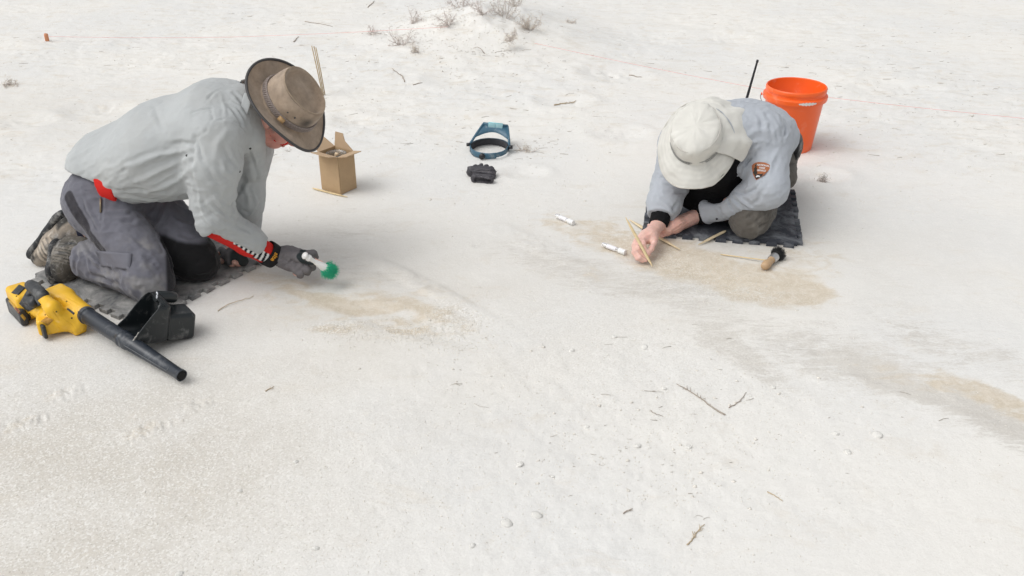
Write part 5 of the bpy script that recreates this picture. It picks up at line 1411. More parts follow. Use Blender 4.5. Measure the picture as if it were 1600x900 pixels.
# ------------------------------------------------------------------ headband magnifier
def magnifier():
    c = at(765, 238, 0); root = thing('headband_magnifier', 'blue headband magnifier with its visor raised lying on white sand', 'magnifier', c)
    M_bl = mat('blue_plastic', (.045, .12, .18), .4, dust=.2, dustscale=30); M_dk = mat('dark_padding', (.035, .035, .04), .8, bump=.4); M_bk = mat('black_plastic', (.02, .02, .022), .4)
    cx = c+A(0, .0, 0); rx, ry = .089, .100
    def ring(a0, a1, z0, z1, k, m, nm, par=root, th=.003, n=48):
        V = []; aa = np.linspace(a0, a1, n)
        for a_ in aa:
            for j in range(4):
                z = z0+(z1-z0)*j/3; V.append(cx+A((rx+k)*math.cos(a_), (ry+k)*math.sin(a_), z))
        F = [(i*4+j, (i+1)*4+j, (i+1)*4+j+1, i*4+j+1) for i in range(n-1) for j in range(3)]
        o = link_mesh(nm, V, F, m, par); solidify(o, th); return o
    ring(math.pi*.93, math.pi*1.62, .004, .032, 0, M_bl, 'headband'); ring(math.pi*1.56, math.pi*2.04, .008, .030, -.004, M_bl, 'headband')
    ring(.05, math.pi*.96, .004, .034, -.003, M_dk, 'padding', th=.006); ring(-.02, math.pi*1.02, .004, .035, .003, M_bl, 'headband')
    kq = cx+A(rx*math.cos(4.35), ry*math.sin(4.35)-.002, .018); MB().tube([kq, kq+A(-.002, -.014, 0)], .0135, 20).build('adjuster_knob', M_bk, root)
    hl = cx+A(-rx-.006, .012, .034); hr = cx+A(rx+.006, -.012, .030)
    for hh, sg in ((hl, -1), (hr, 1)): MB().tube([hh+A(-.004*sg, 0, 0), hh+A(.014*sg, 0, 0)], .0085, 14).build('hinge_knob', M_bk, root)
    tl = atY(755.5, 193.5, 4.43); tr = atY(793, 197.5, 4.42)
    # visor: side arms, sloping hood, lens plate
    for hh, tt_ in ((hl, tl), (hr, tr)):
        MB().tube([hh, hh*.5+tt_*.5+A(0, 0, .002), tt_], [.0055, .006, .006], 8).build('visor_arm', M_bl, root)
    V = []; n = 14
    for i in range(n+1):
        s_ = i/n; top = tl*(1-s_)+tr*s_; bl = hl*(1-s_)+hr*s_
        arch = 1-(1-(2*s_-1)**2)**.5*.0
        k = .62-.26*math.sin(math.pi*s_)**.7*-1*0+(.0)
        e_ = .36+.34*(2*s_-1)**2*1.0
        V += [top+A(0, 0, .001), top*(1-e_*.5)+bl*e_*.5+A(0, .004, .004), top*(1-e_)+bl*e_+A(0, 0, .002)]
    F = [(i*3+j, (i+1)*3+j, (i+1)*3+j+1, i*3+j+1) for i in range(n) for j in range(2)]
    o = link_mesh('visor_hood', V, F, M_bl, root); solidify(o, .0025)
    MB().tube([tl+A(-.002, 0, .0), tr+A(.002, 0, 0)], .009, 8).build('visor_bar', M_bl, root)
    M_len = mat('pale_blue_lens', (.55, .85, .90), .1, trans=.5, spec=.7)
    xd = nrm(tr-tl); w_ = np.linalg.norm(tr-tl); yd = nrm(A(0, .35, 1)-xd*np.dot(A(0, .35, 1), xd)); nd_ = np.cross(xd, yd)
    for s_ in (.36, .66):
        MB().box(tl+xd*w_*s_-yd*.003+nd_*.0135, .0165, .0115, .0022, np.stack([xd, yd, nd_], 1), bev=.001).build('lens', M_len, root)
    MB().box(tl+xd*w_*.51-yd*.003+nd_*.0115, .035, .0145, .0012, np.stack([xd, yd, nd_], 1)).build('lens_frame', mat('pale_cyan_frame', (.22, .55, .60), .25), root)
magnifier()

# ------------------------------------------------------------------ spare black glove
def spare_glove():
    c = gp(752, 273); pts = lambda px, py, z: at(px, py, z)
    P_ = [rc(pts(738, 268, .020), pts(766, 270, .020), .024, .026), (rc(pts(743, 278, .018), pts(764, 280, .018), .020, .020), .02)]
    for i, (x0, y0, x1, y1) in enumerate(((736, 264, 744, 258), (745, 262, 752, 257), (754, 262, 761, 258), (762, 264, 768, 261))):
        P_.append((rc(pts(x0, y0+3, .022), pts(x1, y1+2, .016), .011, .010), .006))
    P_.append((rc(pts(737, 265, .012), pts(732, 262, .008), .009, .006), .008)); P_.append((rc(pts(769, 272, .014), pts(771, 277, .010), .010, .007), .008))
    f = union(P_, .01); f = minus(f, rc(pts(745, 281, .016), pts(764, 282, .016), .012, .012), rc(pts(745, 288, .016), pts(764, 289, .016), .013, .012))
    g0 = f.box; f2 = lambda P: np.maximum(f(P), .001-P[:, 2]); f2.box = g0
    S = Surf(f2, .0022, 1); S.rough(.003, A(12, 60, 60), 5, ridge=True); S.rough(.0012, 120, 6)
    for pix in ([(738, 268), (752, 265), (768, 266)], [(740, 273), (754, 270), (768, 271)]): S.fold(pix, .0025, .003)
    S.refresh().paint((.045, .042, .050))
    for pix in ([(739, 270), (753, 267.5), (768, 269)], [(741, 281), (752, 276), (770, 280)]): 
        d, t = polydist(S.V, [S.drop(*q) for q in pix]); S.tint(np.exp(-(d/.0015)**2)*.8, (.22, .21, .22))
    S.tint(sstep(.2, .6, fbm(S.V*70, 8))*.3, (.16, .155, .16))
    o = S.build('glove', mat('black_worn_leather', (.03, .03, .03), .55, attr=True, bump=.4, bscale=400)); tag(o, 'crumpled black work glove lying in front of the headband magnifier', 'glove')
spare_glove()

# ------------------------------------------------------------------ handheld radio on the far hip, pouch on the near hip
M_rad = mat('radio_black', (.018, .018, .02), .45)
rb = A(1.035, 3.905, .30); ab = atY(1167, 153, 3.93); at_ = atY(1184, 93.5, 3.93)
rad = thing('handheld_radio', 'black handheld radio on the far hip with a long upright antenna', 'radio', rb)
ax_ = nrm(at_-ab)
MB().tube([ab-ax_*.10, ab-ax_*.06, ab, at_-ax_*.012, at_-ax_*.010, at_], [.009, .0068, .0058, .0042, .0056, .0052], 12).build('antenna', M_rad, rad)
MB().box(ab-ax_*.15, .028, .017, .055, np.stack([nrm(np.cross(ax_, A(.3, -1, 0))), nrm(np.cross(ax_, nrm(np.cross(ax_, A(.3, -1, 0))))), ax_], 1), bev=.006).build('radio_case', M_rad, rad)
pc = at(1243, 231, .26); pc = atY(1243, 234, 3.66)
po = thing('belt_pouch', 'small black pouch clipped on the belt in front of the bucket', 'pouch', pc)
M_ = np.stack([nrm(A(.9, -.45, 0)), nrm(A(.45, .9, 0)), A(0, 0, 1)], 1)
MB().box(pc, .014, .028, .036, M_, bev=.006).build('pouch_body', M_black, po)
MB().box(pc+M_@A(.004, 0, .018), .0145, .030, .020, M_, bev=.005).build('pouch_flap', M_rad, po)
MB().tube([pc+M_@A(.019, 0, .006), pc+M_@A(.021, 0, .006)], .004, 10).build('snap', mat('steel_snap', (.5, .5, .5), .3, metal=1), po)

# ------------------------------------------------------------------ marker stakes and string
M_tw = mat('dry_cane', (.42, .31, .17), .7, var=.2, vscale=40)
for i, (bx, by, tx, ty, lb) in enumerate(((504.5, 150, 487, 71.5, 'leftmost and tallest thin cane in the bundle standing behind the hat'), (506, 149, 490.5, 72, 'middle thin cane in the bundle standing behind the hat'), (508, 148.5, 493.5, 74, 'rightmost thin cane in the bundle standing behind the hat'))):
    p = gp(bx, by); p[2] -= .01; q = atY(tx, ty, p[1]+.015*i)
    o = MB().tube([p, p*.5+q*.5+A(.002, 0, 0), q], [.003, .0028, .0026], 8).build('marker_cane', M_tw, loc=p); tag(o, lb, 'stake', 'canes stuck in the sand behind the hat')
s0 = gp(74, 64)
o = MB().tube([s0+A(0, 0, -.03), s0+A(0, 0, .040), s0+A(.002, 0, .048)], [.013, .0135, .012], 12).build('marker_stake', mat('faded_orange_paint', (.62, .27, .14), .7, var=.15, vscale=60, dust=.3), loc=s0); tag(o, 'short faded orange survey stake where the pink string ends', 'stake')
def string(name, pts, label):
    P_ = []
    for a_, b_ in zip(pts[:-1], pts[1:]):
        for i in range(12): P_.append(a_+(b_-a_)*i/12+A(0, 0, -.006*math.sin(math.pi*i/12)))
    P_.append(pts[-1]); o = MB().tube(P_, .0009, 5).build(name, M_str, loc=pts[0]); tag(o, label, 'string', 'pink survey strings')
M_str = mat('pink_string', (.78, .30, .28), .7)
sm_ = atY(800, 73, gp(800, 73)[1]); 
k0 = gp(700, 67, .10); k1 = gp(835, 80, .05)
string('survey_string', [s0+A(.01, 0, .030), gp(360, 65, .03), k0], 'pink string running from the orange stake to the sand mound')
string('survey_string', [k1, gp(1190, 149, .035), at(1600, 185, .04), at(1900, 232, .04)], 'pink string stretched behind the orange bucket')

# ------------------------------------------------------------------ yellow cordless leaf blower
M_yel = mat('yellow_tool_plastic', (.80, .46, .02), .38, var=.05, vscale=25, bump=.1, bscale=250, dust=.06, dustscale=20)
M_yd = mat('black_tool_plastic', (.022, .024, .027), .42, bump=.15, bscale=250, dust=.30, dustscale=14, dustcol=(.25, .25, .24))
M_tube = mat('blue_black_tube', (.018, .024, .034), .34, bump=.05, bscale=150, dust=.28, dustscale=18, dustcol=(.22, .23, .24))
def frame(d, up=(0, 0, 1)):
    d = nrm(d); s_ = nrm(np.cross(np.asarray(up, float), d)); return np.stack([d, s_, np.cross(d, s_)], 1)
def blower():
    t0 = at(131, 490, .062); t1 = at(284, 587, .030); d = nrm(t1-t0); L_ = np.linalg.norm(t1-t0)
    root = thing('leaf_blower', 'yellow and black cordless leaf blower lying on sand, tube pointing right', 'leaf blower', at(110, 500, 0))
    g = A(d[0], d[1], 0); g = nrm(g); side = nrm(np.cross(A(0, 0, 1), g))
    F_ = frame(d)
    lathe(t0, d, [(-.010, .026), (0, .0285), (.022, .0285), (.024, .0260), (.19*1, .0245), (.21, .0255), (.213, .0275), (.222, .0275), (.224, .0262), (.232, .0262), (.235, .0275), (.243, .0275), (.247, .0245), (L_-.06, .0180), (L_-.012, .0168), (L_-.010, .0182), (L_, .0182), (L_+.0005, .0160), (L_-.004, .0138), (L_-.05, .0130)], M_tube, 'tube', root, 40)
    MB().tube([t0+d*(L_-.012), t0+d*(L_+.0008)], .0134, 24).build('tube_opening', mat('deep_black', (.004, .004, .004), .9), root)
    # fine moulded outline on the nozzle
    up_ = nrm(A(0, 0, CAM_H)-t1); up_ = nrm(up_-d*np.dot(up_, d)); sd = np.cross(d, up_)
    R0 = lambda x_, a_, r: t0+d*x_+(up_*math.cos(a_)+sd*math.sin(a_))*r
    ln = [R0(.255, .7, .0240), R0(L_-.05, .7, .0182), R0(L_-.045, .4, .0181), R0(L_-.045, -.1, .0181)]
    MB().tube(ln, .0008, 5).build('mould_line', mat('scuffed_grey', (.16, .17, .18), .6), root)
    c0 = at(96, 466, .070)
    body = [rc(at(99, 468, .068), t0-d*.004, .038, .031), (rbox(at(94, 464, .072), (.040, .034, .030), .014, F_), .012),
            (rc(at(64, 462, .118), at(82, 482, .100), .019, .022), .012), (rc(at(82, 482, .100), at(98, 497, .060), .022, .026), .02),
            (rbox(at(83, 505, .040), (.046, .026, .028), .011, frame(at(108, 503, .04)-at(62, 512, .04))), .012),
            (rc(at(110, 500, .045), at(122, 507, .032), .030, .024), .02), (rbox(at(121, 513, .016), (.020, .020, .014), .005, F_), .012),
            (rbox(at(37, 471, .050), (.060, .034, .046), .014, frame(at(52, 490, .05)-at(20, 456, .05))), .01),
            (rc(at(55, 478, .06), at(80, 492, .055), .030, .030), .02)]
    f = union(body, .01); g_ = lambda P: np.maximum(f(P), .002-P[:, 2]); g_.box = f.box
    S = Surf(g_, .0026, 1)
    for pix in ([(86, 462), (104, 470), (124, 481)], [(92, 459), (110, 467), (128, 477)]): S.fold(pix, .0016, -.0016)
    S.fold([(118, 480), (122, 487), (127, 497)], .0016, -.0018); S.fold([(70, 470), (84, 486), (94, 500)], .002, -.0022); S.fold([(100, 498), (112, 506), (118, 514)], .002, -.0015)
    S.refresh(); b_ = S.build('body', M_yel, root)
    def lay(name, quad, m, lift=.002, th=.004, par=b_): return patch_on(S, name, quad, m, par, lift, 5, th)
    lay('air_vent', [(18, 458), (30, 445), (40, 450), (29, 461)], M_yd, .001, .004)
    for k in range(4):
        t_ = (k+.5)/4; a_ = S.drop(20+9.5*t_+.5, 457.5+2*t_-1); b2 = S.drop(30+8*t_, 447+3.5*t_); n_ = nrm(A(0, 0, CAM_H)-a_); MB().tube([a_+n_*.005, b2+n_*.005], .0014, 5).build('vent_slat', mat('slat_grey', (.10, .11, .12), .5) if k == 0 else bpy.data.materials['slat_grey'], b_)
    lay('trigger_panel', [(30, 474), (44, 452), (64, 476), (45, 487)], M_yd, .0015, .006)
    gp_ = rc(at(48, 446, .128), at(66, 462, .124), .0185, .021); gq = union([gp_, (rbox(at(57, 454, .124), (.034, .017, .019), .009, frame(at(70, 466, .12)-at(46, 444, .12))), .006)], .01)
    G2 = Surf(gq, .0026, 1); G2.build('grip', M_yd, root)
    tk = union([rc(at(44, 468, .096), at(52, 473, .098), .017, .012), rc(at(52, 473, .098), at(56, 464, .112), .010, .008)], .02); Surf(tk, .0026, 1).build('trigger', M_yd, root)
    bat = rbox(at(27, 486, .030), (.066, .0125, .0285), .008, frame(at(46, 503, .03)-at(10, 466, .03))); Bt = Surf(union([bat, (rbox(at(31, 484, .028), (.058, .016, .022), .008, frame(at(46, 503, .03)-at(10, 466, .03))), .006)], .006), .0026, 1)
    bt = Bt.build('battery', M_yd, root)
    patch_on(Bt, 'battery_label', [(13, 470), (15, 468), (41, 497), (38, 501)], mat('yellow_label', (.45, .27, .03), .5, var=.5, vscale=60), bt, .0008, 5, .001)
    patch_on(Bt, 'battery_label', [(23, 481), (25, 480), (32, 488), (30, 491)], mat('dark_red_label', (.16, .03, .03), .5), bt, .0016, 3, .001)
    cap = rbox(at(67, 516, .034), (.021, .0055, .024), .004, frame(at(78, 526, .03)-at(58, 508, .03))); Bc = Surf(cap, .0024, 1); cp_ = Bc.build('end_cap', M_yd, root)
    lay('rating_label', [(63, 502), (73, 495), (84, 500), (75, 509)], mat('faded_brown_label', (.42, .22, .03), .6, var=.25, vscale=150), .0006, .0008)
    lay('side_label', [(104, 483), (106, 481), (117, 489), (115, 492)], M_yd, .0005, .0008)
    M_scr = mat('screw_recess', (.03, .02, .005), .6)
    for px, py in ((71, 492), (88, 487), (26, 463), (47, 490), (104, 471), (112, 497)):
        p = S.drop(px, py); n_ = nrm(A(0, 0, CAM_H)-p); MB().tube([p-n_*.001, p+n_*.0012], .0026, 10).build('screw', M_scr, b_)
blower()

# ------------------------------------------------------------------ black feed scoop, lip resting on the blower tube
def scoop():
    th_ = math.radians(38); ex = A(math.cos(th_), math.sin(th_), 0); ey = np.cross(A(0, 0, 1), ex); ez = A(0, 0, 1)
    tilt = math.radians(14); ex2 = nrm(ex*math.cos(tilt)-ez*math.sin(tilt)*1.0); ez2 = np.cross(ex2, ey)
    M_ = np.stack([ex2, ey, ez2], 1); o = at(207, 544, .044)
    Q = lambda x_, y_, z_: o+M_@A(x_, y_, z_)
    root = thing('scoop', 'black plastic scoop with stub handle resting against the leaf blower tube', 'scoop', Q(.08, .06, 0)*A(1, 1, 0))
    outer = rbox(Q(.040, .062, .068), (.075, .062, .068), .024, M_)
    inner = rbox(Q(.034, .062, .070), (.078, .0585, .0635), .021, M_)
    back = rbox(Q(.150, .060, .046), (.048, .048, .044), .013, M_)
    def f(P):
        q = (P-o.astype(np.float32))@M_.astype(np.float32)
        x_, y_, z_ = q[:, 0], q[:, 1], q[:, 2]
        d = np.maximum(outer(P), -inner(P))
        cut = -(x_-(-.008+.088*np.clip(z_/.136, 0, 1)**1.25+.012*np.clip((y_-.02)/.1, 0, 1)*np.clip(1-z_/.05, 0, 1)*-1.6))
        d = np.maximum(d, cut*.8)
        d = np.minimum(d, np.maximum(back(P), -(x_-.112)))
        return d
    f.box = (np.minimum(outer.box[0], back.box[0]), np.maximum(outer.box[1], back.box[1]))
    M_s = mat('black_scuffed_plastic', (.014, .018, .020), .30, bump=.06, bscale=120, dust=.20, dustscale=22, dustcol=(.30, .30, .29))
    S = Surf(f, .0023, 1); S.rough(.0008, 25, 5); S.refresh(); S.build('bowl', M_s, root)
    ha = Q(.095, .098, .122); hb = Q(.165, .110, .108); hd_ = nrm(hb-ha); 
    lathe(ha, hd_, [(0, .016), (.004, .0185), (.064, .0185), (.070, .0165), (.073, .012)], M_s, 'handle', root, 28)
    Surf(union([rc(Q(.112, .088, .088), Q(.145, .092, .078), .013, .012), (rc(Q(.145, .092, .078), Q(.165, .085, .075), .012, .010), .01)], .01), .0026, 1).build('latch', M_s, root)
    # chalky, frayed cut edge
    pts = []; rr = np.random.default_rng(6)
    def ed(y_, z_): return Q(-.008+.088*min(1, max(0, z_/.136))**1.25+.012*min(1, max(0, (y_-.02)/.1))*max(0, 1-z_/.05)*-1.6-.0005, y_, z_)
    path = [ed(.002, z_) for z_ in np.linspace(.050, .022, 8)]+[ed(.004+.02*(1-math.cos(t)), .022-.019*math.sin(t)) for t in np.linspace(.2, 1.5, 6)]+[ed(y_, .0025) for y_ in np.linspace(.026, .098, 16)]
    path = [p+rr.normal(0, .0010, 3) for p in path]
    MB().tube(path, [.0012+.0014*rr.uniform() for _ in path], 5).build('frayed_edge', mat('chalky_edge', (.42, .40, .37), .9, bump=.5, bscale=300), root)
    path = [Q(.082+.02*t, .05+.055*t, .1365)+rr.normal(0, .0012, 3) for t in np.linspace(0, 1, 12)]
    MB().tube(path, [.001+.0022*rr.uniform() for _ in path], 5).build('pale_streak', mat('pale_streak_grey', (.55, .57, .60), .95, bump=.5, bscale=300), root)  # uneven pale streak along the top edge of the bowl
scoop()

# ------------------------------------------------------------------ twigs, litter, clods and plants
M_twig = mat('weathered_twig', (.38, .33, .28), .85, var=.25, vscale=90, bump=.5, bscale=300)
M_twig2 = mat('straw_twig', (.46, .37, .25), .8, var=.2, vscale=90)
def wavy(p, q, n, amp, seed, lift=.003):
    rr = np.random.default_rng(seed); P_ = []
    d = q-p; s_ = nrm(A(-d[1], d[0], 0))
    for i in range(n+1):
        t = i/n; c = p+d*t+s_*amp*(math.sin(t*3.1+seed)+.3*rr.normal())*(t*(1-t)*4+.1)
        c[2] = gz(c[0], c[1])+lift+.001*rr.uniform(); P_.append(c)
    return P_
def twig(a_, b_, r, seed, label, amp=.006, m=None, br=0, arch=0):
    p, q = gp(*a_), gp(*b_); P_ = wavy(p, q, 14, amp, seed, r*.8)
    if arch:
        for i, c in enumerate(P_): c[2] += arch*math.sin(math.pi*i/14)
    mb = MB().tube(P_, [r*(1-.55*i/14) for i in range(15)], 7); rr = np.random.default_rng(seed+50)
    for k in range(br):
        i = rr.integers(2, 12); d = nrm(P_[i+1]-P_[i]); s_ = A(-d[1], d[0], 0)*(1 if rr.uniform() > .5 else -1)
        e_ = P_[i]+(d*.7+s_*.6+A(0, 0, .15))*rr.uniform(.008, .02); mb.tube([P_[i], e_], [r*.5, r*.25], 5)
    o = mb.build('twig', m or M_twig, loc=p); return tag(o, label, 'twig', 'dead twigs lying on the sand')
twig((341, 487), (396, 463), .0016, 1, 'curved dry twig right of the black scoop', .010, M_twig2, arch=.004)
twig((1133, 649), (1057, 601), .0026, 2, 'longest straight grey twig on the sand in the lower right', .004, br=7)
twig((1139, 638), (1166, 614), .0017, 3, 'short bent twig right beside the longest grey twig', .006)
twig((1017, 642), (1036, 652), .0013, 4, 'tiny curved twig left of the longest grey twig', .004)
twig((1073, 852), (1101, 820), .0018, 5, 'pale feathery sprig lying near the bottom edge', .004, M_twig2, br=9)
twig((1199, 769), (1223, 784), .0016, 6, 'short straw-coloured twig above the feathery sprig', .002, M_twig2)
twig((974, 803), (988, 795), .0016, 7, 'tiny twig left of the feathery sprig', .002, br=2)
twig((415, 612), (428, 604), .0016, 8, 'tiny straw scrap below the nozzle of the leaf blower', .002, M_twig2, br=2)
twig((757, 83), (739, 50), .0030, 9, 'short thin twig standing out on the front of the sand mound', .003, M_twig, arch=.02)
twig((632, 128), (613, 108), .0035, 10, 'dark bent twig left below the sand mound', .012, br=4)
twig((645, 133), (660, 130), .0028, 11, 'small twig scrap beside the dark bent twig', .006, br=3)
twig((459, 66), (467, 58), .004, 12, 'short dark twig on the sand above the brown hat', .003)
twig((476, 34), (520, 42), .0030, 13, 'long thin twig in the trampled sand above the hat', .008)
twig((866, 165), (900, 158), .0035, 14, 'scraggly dead twig on sand right of the magnifier', .01, M_twig2, br=6)
twig((983, 118), (1003, 121), .0035, 15, 'small grey twig under the pink string', .004)
twig((575, 12), (585, 2), .004, 16, 'thin crooked twig at the top edge left of the mound', .006)

M_clod = mat('white_clod', (.86, .845, .80), .95, var=.06, vscale=70, bump=.7, bscale=160, spec=.1)
def rock_mesh(seed, n=2):
    b = bmesh.new(); bmesh.ops.create_icosphere(b, subdivisions=n, radius=1)
    V = np.array([tuple(v.co) for v in b.verts]); F = np.array([[v.index for v in f.verts] for f in b.faces]); b.free()
    V = V*(1+.30*fbm(V*1.3+seed*7.1, seed, 3)[:, None])*A(1, .8, .42)
    me = bpy.data.meshes.new('clod'); me.from_pydata([tuple(v) for v in V], [], F.tolist()); me.polygons.foreach_set('use_smooth', np.ones(len(F), bool)); me.materials.append(M_clod); return me
RM = [rock_mesh(i) for i in range(9)]
def clod(px, py, r, label, i, group='loose white clods on the sand'):
    p = gp(px, py); o = bpy.data.objects.new('clod', RM[i % 9]); C.objects.link(o); o.location = (p[0], p[1], p[2]+r*.05); o.scale = (r, r, r*.9); o.rotation_euler = (random.uniform(-.2, .2), random.uniform(-.2, .2), random.uniform(0, 6.28))
    return tag(o, label, 'clod', group)
named = [(792, 819, .017, 'largest white clod, with crumbs around it, near the bottom edge'), (838, 806, .014, 'rounded pale clod half buried right of the largest clod'), (374, 767, .009, 'white clod on the grainy sand near the lower left'), (462, 722, .008, 'white clod below the leaf blower on smooth sand'), (493, 857, .010, 'white clod near the bottom edge left of centre'),
         (1007, 543, .013, 'biggest clod in the row above the longest grey twig'), (960, 526, .009, 'small clod in the row left of the biggest one'), (996, 697, .012, 'clod with shadowed side left below the longest twig'), (1075, 699, .010, 'clod just under the longest grey twig'), (917, 668, .010, 'clod among crumbs left of the longest twig'),
         (1038, 607, .010, 'clod touching the far end of the longest twig'), (812, 726, .012, 'angular clod above the largest clod'), (738, 853, .009, 'clod left below the largest white clod'), (1208, 605, .010, 'clod beside grey streaks right of the twigs'), (893, 548, .010, 'clod left of the row of clods'), (281, 897, .010, 'clod cut by the bottom edge at left'),
         (1370, 680, .016, 'broad flat clod on the smooth sand at right'), (1305, 678, .010, 'clod left of the broad flat clod'), (1325, 707, .012, 'clod below the broad flat clod'), (864, 745, .007, 'small clod above right of the angular clod')]
for i, (px, py, r, lb) in enumerate(named): clod(px, py, r, lb, i)
k = 0; rr = np.random.default_rng(12)
while k < 0:
    z_ = rr.uniform()
    if z_ < .55: px, py = rr.normal(1010, 190), rr.normal(640, 90)
    elif z_ < .8: px, py = rr.uniform(600, 1560), rr.uniform(120, 300)
    else: px, py = rr.uniform(0, 1600), rr.uniform(560, 890)
    if not (5 < px < 1595 and 5 < py < 895) or (py < 300 and 1000 < px < 1300) or (py < 540 and px < 560) or (920 < px < 1330 and 260 < py < 490): continue
    clod(px, py, rr.uniform(.0022, .0060)*(1.3 if py < 300 else 1), 'small white crumb of gypsum loose on the sand', k, 'small crumbs scattered on the sand'); k += 1

# crumbs nobody could count
def crumbs():
    V = []; F = []; rr = np.random.default_rng(21); base = np.array([[1, 0, 0], [-1, 0, 0], [0, 1, 0], [0, -1, 0], [0, 0, 1], [0, 0, -1.0]]); bf = [(0, 2, 4), (2, 1, 4), (1, 3, 4), (3, 0, 4), (2, 0, 5), (1, 2, 5), (3, 1, 5), (0, 3, 5)]
    P_ = []
    for (px, py, sx, sy, n_, r0) in ((1010, 640, 200, 90, 70, .0055), (1100, 230, 300, 60, 30, .007), (1000, 640, 230, 110, 2600, .0022), (700, 515, 40, 22, 900, .0025), (560, 518, 40, 12, 500, .0024), (650, 524, 22, 6, 350, .0022), (1090, 425, 70, 22, 1600, .0020), (1150, 462, 40, 12, 700, .0020), (900, 370, 60, 26, 500, .0018), (250, 760, 260, 120, 5200, .0017), (800, 740, 500, 120, 1500, .0019), (720, 60, 70, 30, 900, .006), (850, 240, 300, 60, 1500, .003), (330, 130, 300, 60, 900, .0038), (1400, 200, 200, 80, 700, .0035)):
        for i in range(n_): P_.append((rr.normal(px, sx), rr.normal(py, sy), r0*rr.uniform(.4, 1.5)))
    P_ = np.array([p for p in P_ if -20 < p[0] < 1620 and -10 < p[1] < 910 and not (960 < p[0] < 1260 and 140 < p[1] < 385) and not (20 < p[0] < 420 and 110 < p[1] < 510)])
    W_ = np.array([at(a_, b_) for a_, b_, _ in P_]); W_[:, 2] = ground_z(W_[:, 0], W_[:, 1])
    n_ = len(P_); B_ = base[None]*(P_[:, 2, None, None]*rr.uniform(.6, 1.3, (n_, 6, 1)))*A(1, .9, .7); an = rr.uniform(0, 6.28, n_); ca, sa = np.cos(an), np.sin(an)
    X_ = B_[..., 0]*ca[:, None]-B_[..., 1]*sa[:, None]; Y_ = B_[..., 0]*sa[:, None]+B_[..., 1]*ca[:, None]
    VV = np.stack([X_, Y_, B_[..., 2]], -1)+W_[:, None]; FF = (np.array(bf)[None]+6*np.arange(n_)[:, None, None]).reshape(-1, 3)
    o = link_mesh('sand_crumbs', VV.reshape(-1, 3), FF, mat('sand_crumb', (.70, .67, .61), .95, var=.12, vscale=30), loc=(0, 0, 0), smooth=False); tag(o, kind='stuff')
crumbs()
# wisps of dry litter scattered over the trampled sand
def litter():
    mb = MB(); rr = np.random.default_rng(33); n_ = 0
    while n_ < 560:
        z_ = rr.uniform()
        if z_ < .75: px, py = rr.uniform(-20, 1620), 20+230*rr.uniform()**.8
        elif z_ < .785: px, py = rr.normal(1040, 200), rr.normal(640, 90)
        else: px, py = rr.normal(760, 90), rr.normal(60, 40)
        if py < 0 or py > 890 or (px < 420 and 110 < py < 520) or (960 < px < 1310 and 120 < py < 400) or (470 < px < 580 and 190 < py < 320): continue
        if py < 300 and vnoise2(np.array([px/70.]), np.array([py/28.]), 9)[0] < rr.uniform(-.5, .45): continue
        p = gp(px, py); a_ = rr.uniform(-.6, .6)+(math.pi if rr.uniform() > .5 else 0); L_ = .006+.05*rr.uniform()**3.5; d = A(math.cos(a_), math.sin(a_), 0)
        q = p+d*L_; mid = (p+q)/2+A(-d[1], d[0], 0)*L_*rr.normal(0, .12)
        for c in (p, mid, q): c[2] = gz(c[0], c[1])+.0012
        r = rr.uniform(.0004, .0009)*(1.3 if py < 250 else .9); mb.tube([p, mid, q], [r, r, r*.5], 4); n_ += 1
    o = mb.build('dry_litter', mat('dry_litter', (.33, .285, .23), .9, var=.35, vscale=3), loc=(0, 0, 0)); tag(o, kind='stuff')
litter()

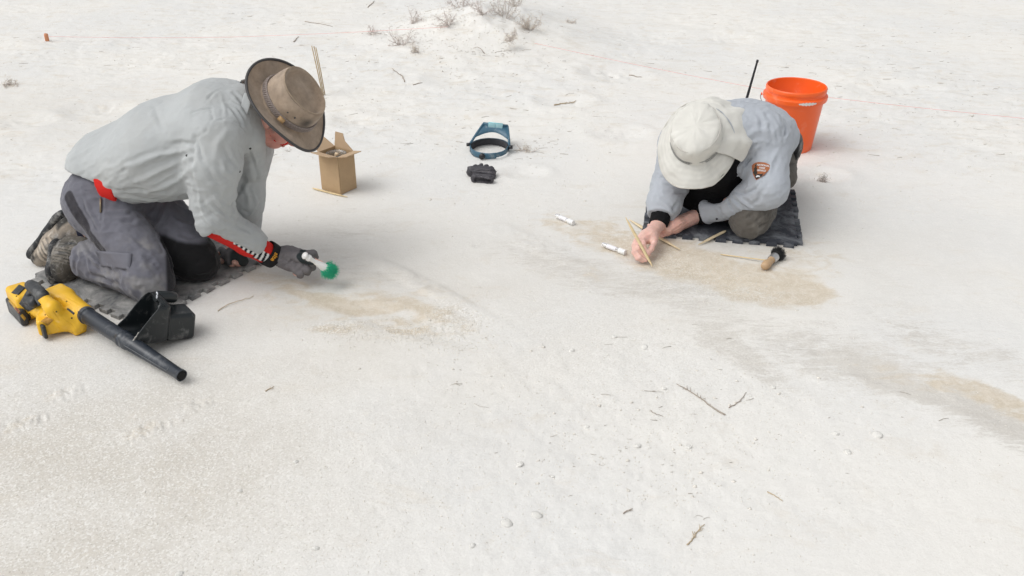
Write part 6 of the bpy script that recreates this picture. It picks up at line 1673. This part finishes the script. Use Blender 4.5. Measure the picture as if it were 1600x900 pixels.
# plants on and beside the mound
M_st = mat('shrub_stem', (.60, .54, .50), .9, var=.2, vscale=50)
M_l1 = mat('pinkish_dry_leaf', (.72, .64, .60), .9, var=.3, vscale=40); M_l2 = mat('straw_dry_leaf', (.68, .61, .51), .9, var=.3, vscale=40); M_l3 = mat('grey_green_leaf', (.63, .61, .55), .9, var=.3, vscale=40)
def shrub(px, py, w_, h, ns, ml, seed, label, leafn=9, lean=(0, 0, 0), lr=.006):
    c = gp(px, py); root = thing('dry_shrub', label, 'shrub', c, 'dead shrubs around the sand mound'); rr = np.random.default_rng(seed); st = MB(); lf = MB()
    for i in range(max(5, int(ns*.65))):
        a_ = rr.uniform(0, 6.283); b0 = c+A(math.cos(a_), math.sin(a_), 0)*w_*.18*rr.uniform()-A(0, 0, .01)
        d = nrm(A(math.cos(a_)*rr.uniform(.2, 1)*w_, math.sin(a_)*rr.uniform(.2, 1)*w_, h*rr.uniform(.4, 1))+np.asarray(lean)*h); L_ = math.hypot(w_, h)*rr.uniform(.5, 1)
        P_ = [b0]; 
        for k in range(6): d = nrm(d+rr.normal(0, .22, 3)+A(0, 0, .04)); P_.append(P_[-1]+d*L_/6)
        st.tube(P_, [.0028*(1-.12*k) for k in range(7)], 4)
        for k in range(1, 7):
            for _ in range(leafn//3+1):
                e_ = P_[k]+rr.normal(0, .012, 3); dd = nrm(rr.normal(size=3)+A(0, 0, .6)); st.tube([P_[k], e_], [.0012, .0008], 3)
                for _l in range(3):
                    q = e_+rr.normal(0, .007, 3); u_ = nrm(rr.normal(size=3)); v_ = nrm(np.cross(u_, dd)); s_ = lr*rr.uniform(.5, 1.2)
                    lf.add([q-v_*s_*.3, q+u_*s_*.5+dd*s_*.4, q+v_*s_*.3, q+dd*s_*1.2], [(0, 1, 3), (1, 2, 3)])
    st.build('stems', M_st, root); lf.build('leaves', ml, root)
shrub(718, 18, .12, .16, 16, M_l1, 1, 'pinkish dry shrub left of the mound top', 6)
shrub(700, 40, .11, .10, 14, M_l1, 2, 'low pinkish shrub on the left flank of the mound', 8)
shrub(642, 40, .10, .13, 12, M_l1, 3, 'grey and pink shrub standing left of the mound', 7, (.3, 0, 0))
shrub(628, 70, .13, .05, 16, M_l1, 4, 'reddish creeping shrub below the grey and pink one', 8)
shrub(650, 80, .05, .04, 8, M_l2, 5, 'small straw-yellow tuft at the left foot of the mound', 8)
shrub(788, 26, .14, .14, 20, M_l3, 6, 'grey-green shrub at the top of the mound', 7)
shrub(806, 14, .12, .14, 16, M_l2, 7, 'straw-coloured shrub right of the grey-green shrub', 8)
shrub(828, 44, .12, .08, 18, M_l2, 8, 'yellowish tuft on the right flank of the mound', 9)
shrub(797, 62, .08, .05, 12, M_l2, 9, 'flattened straw tuft in front of the yellowish tuft', 8)
shrub(755, 20, .10, .09, 12, M_l1, 10, 'sparse twiggy shrub behind the mound crest', 6)
shrub(892, 36, .05, .02, 9, M_l2, 11, 'small dry tuft lying flat right of the mound', 6)
shrub(583, 52, .07, .03, 10, M_l1, 12, 'faint low tuft far left of the mound', 6)
shrub(12, 134, .06, .03, 9, M_l2, 13, 'straw tuft at the left edge of the picture', 6)
shrub(820, 236, .05, .015, 9, M_l2, 14, 'flattened straw tuft right of the headband magnifier', 6)
shrub(1285, 284, .035, .02, 6, M_twig, 15, 'wispy tuft in the hollow right of the blue-black mat', 4)
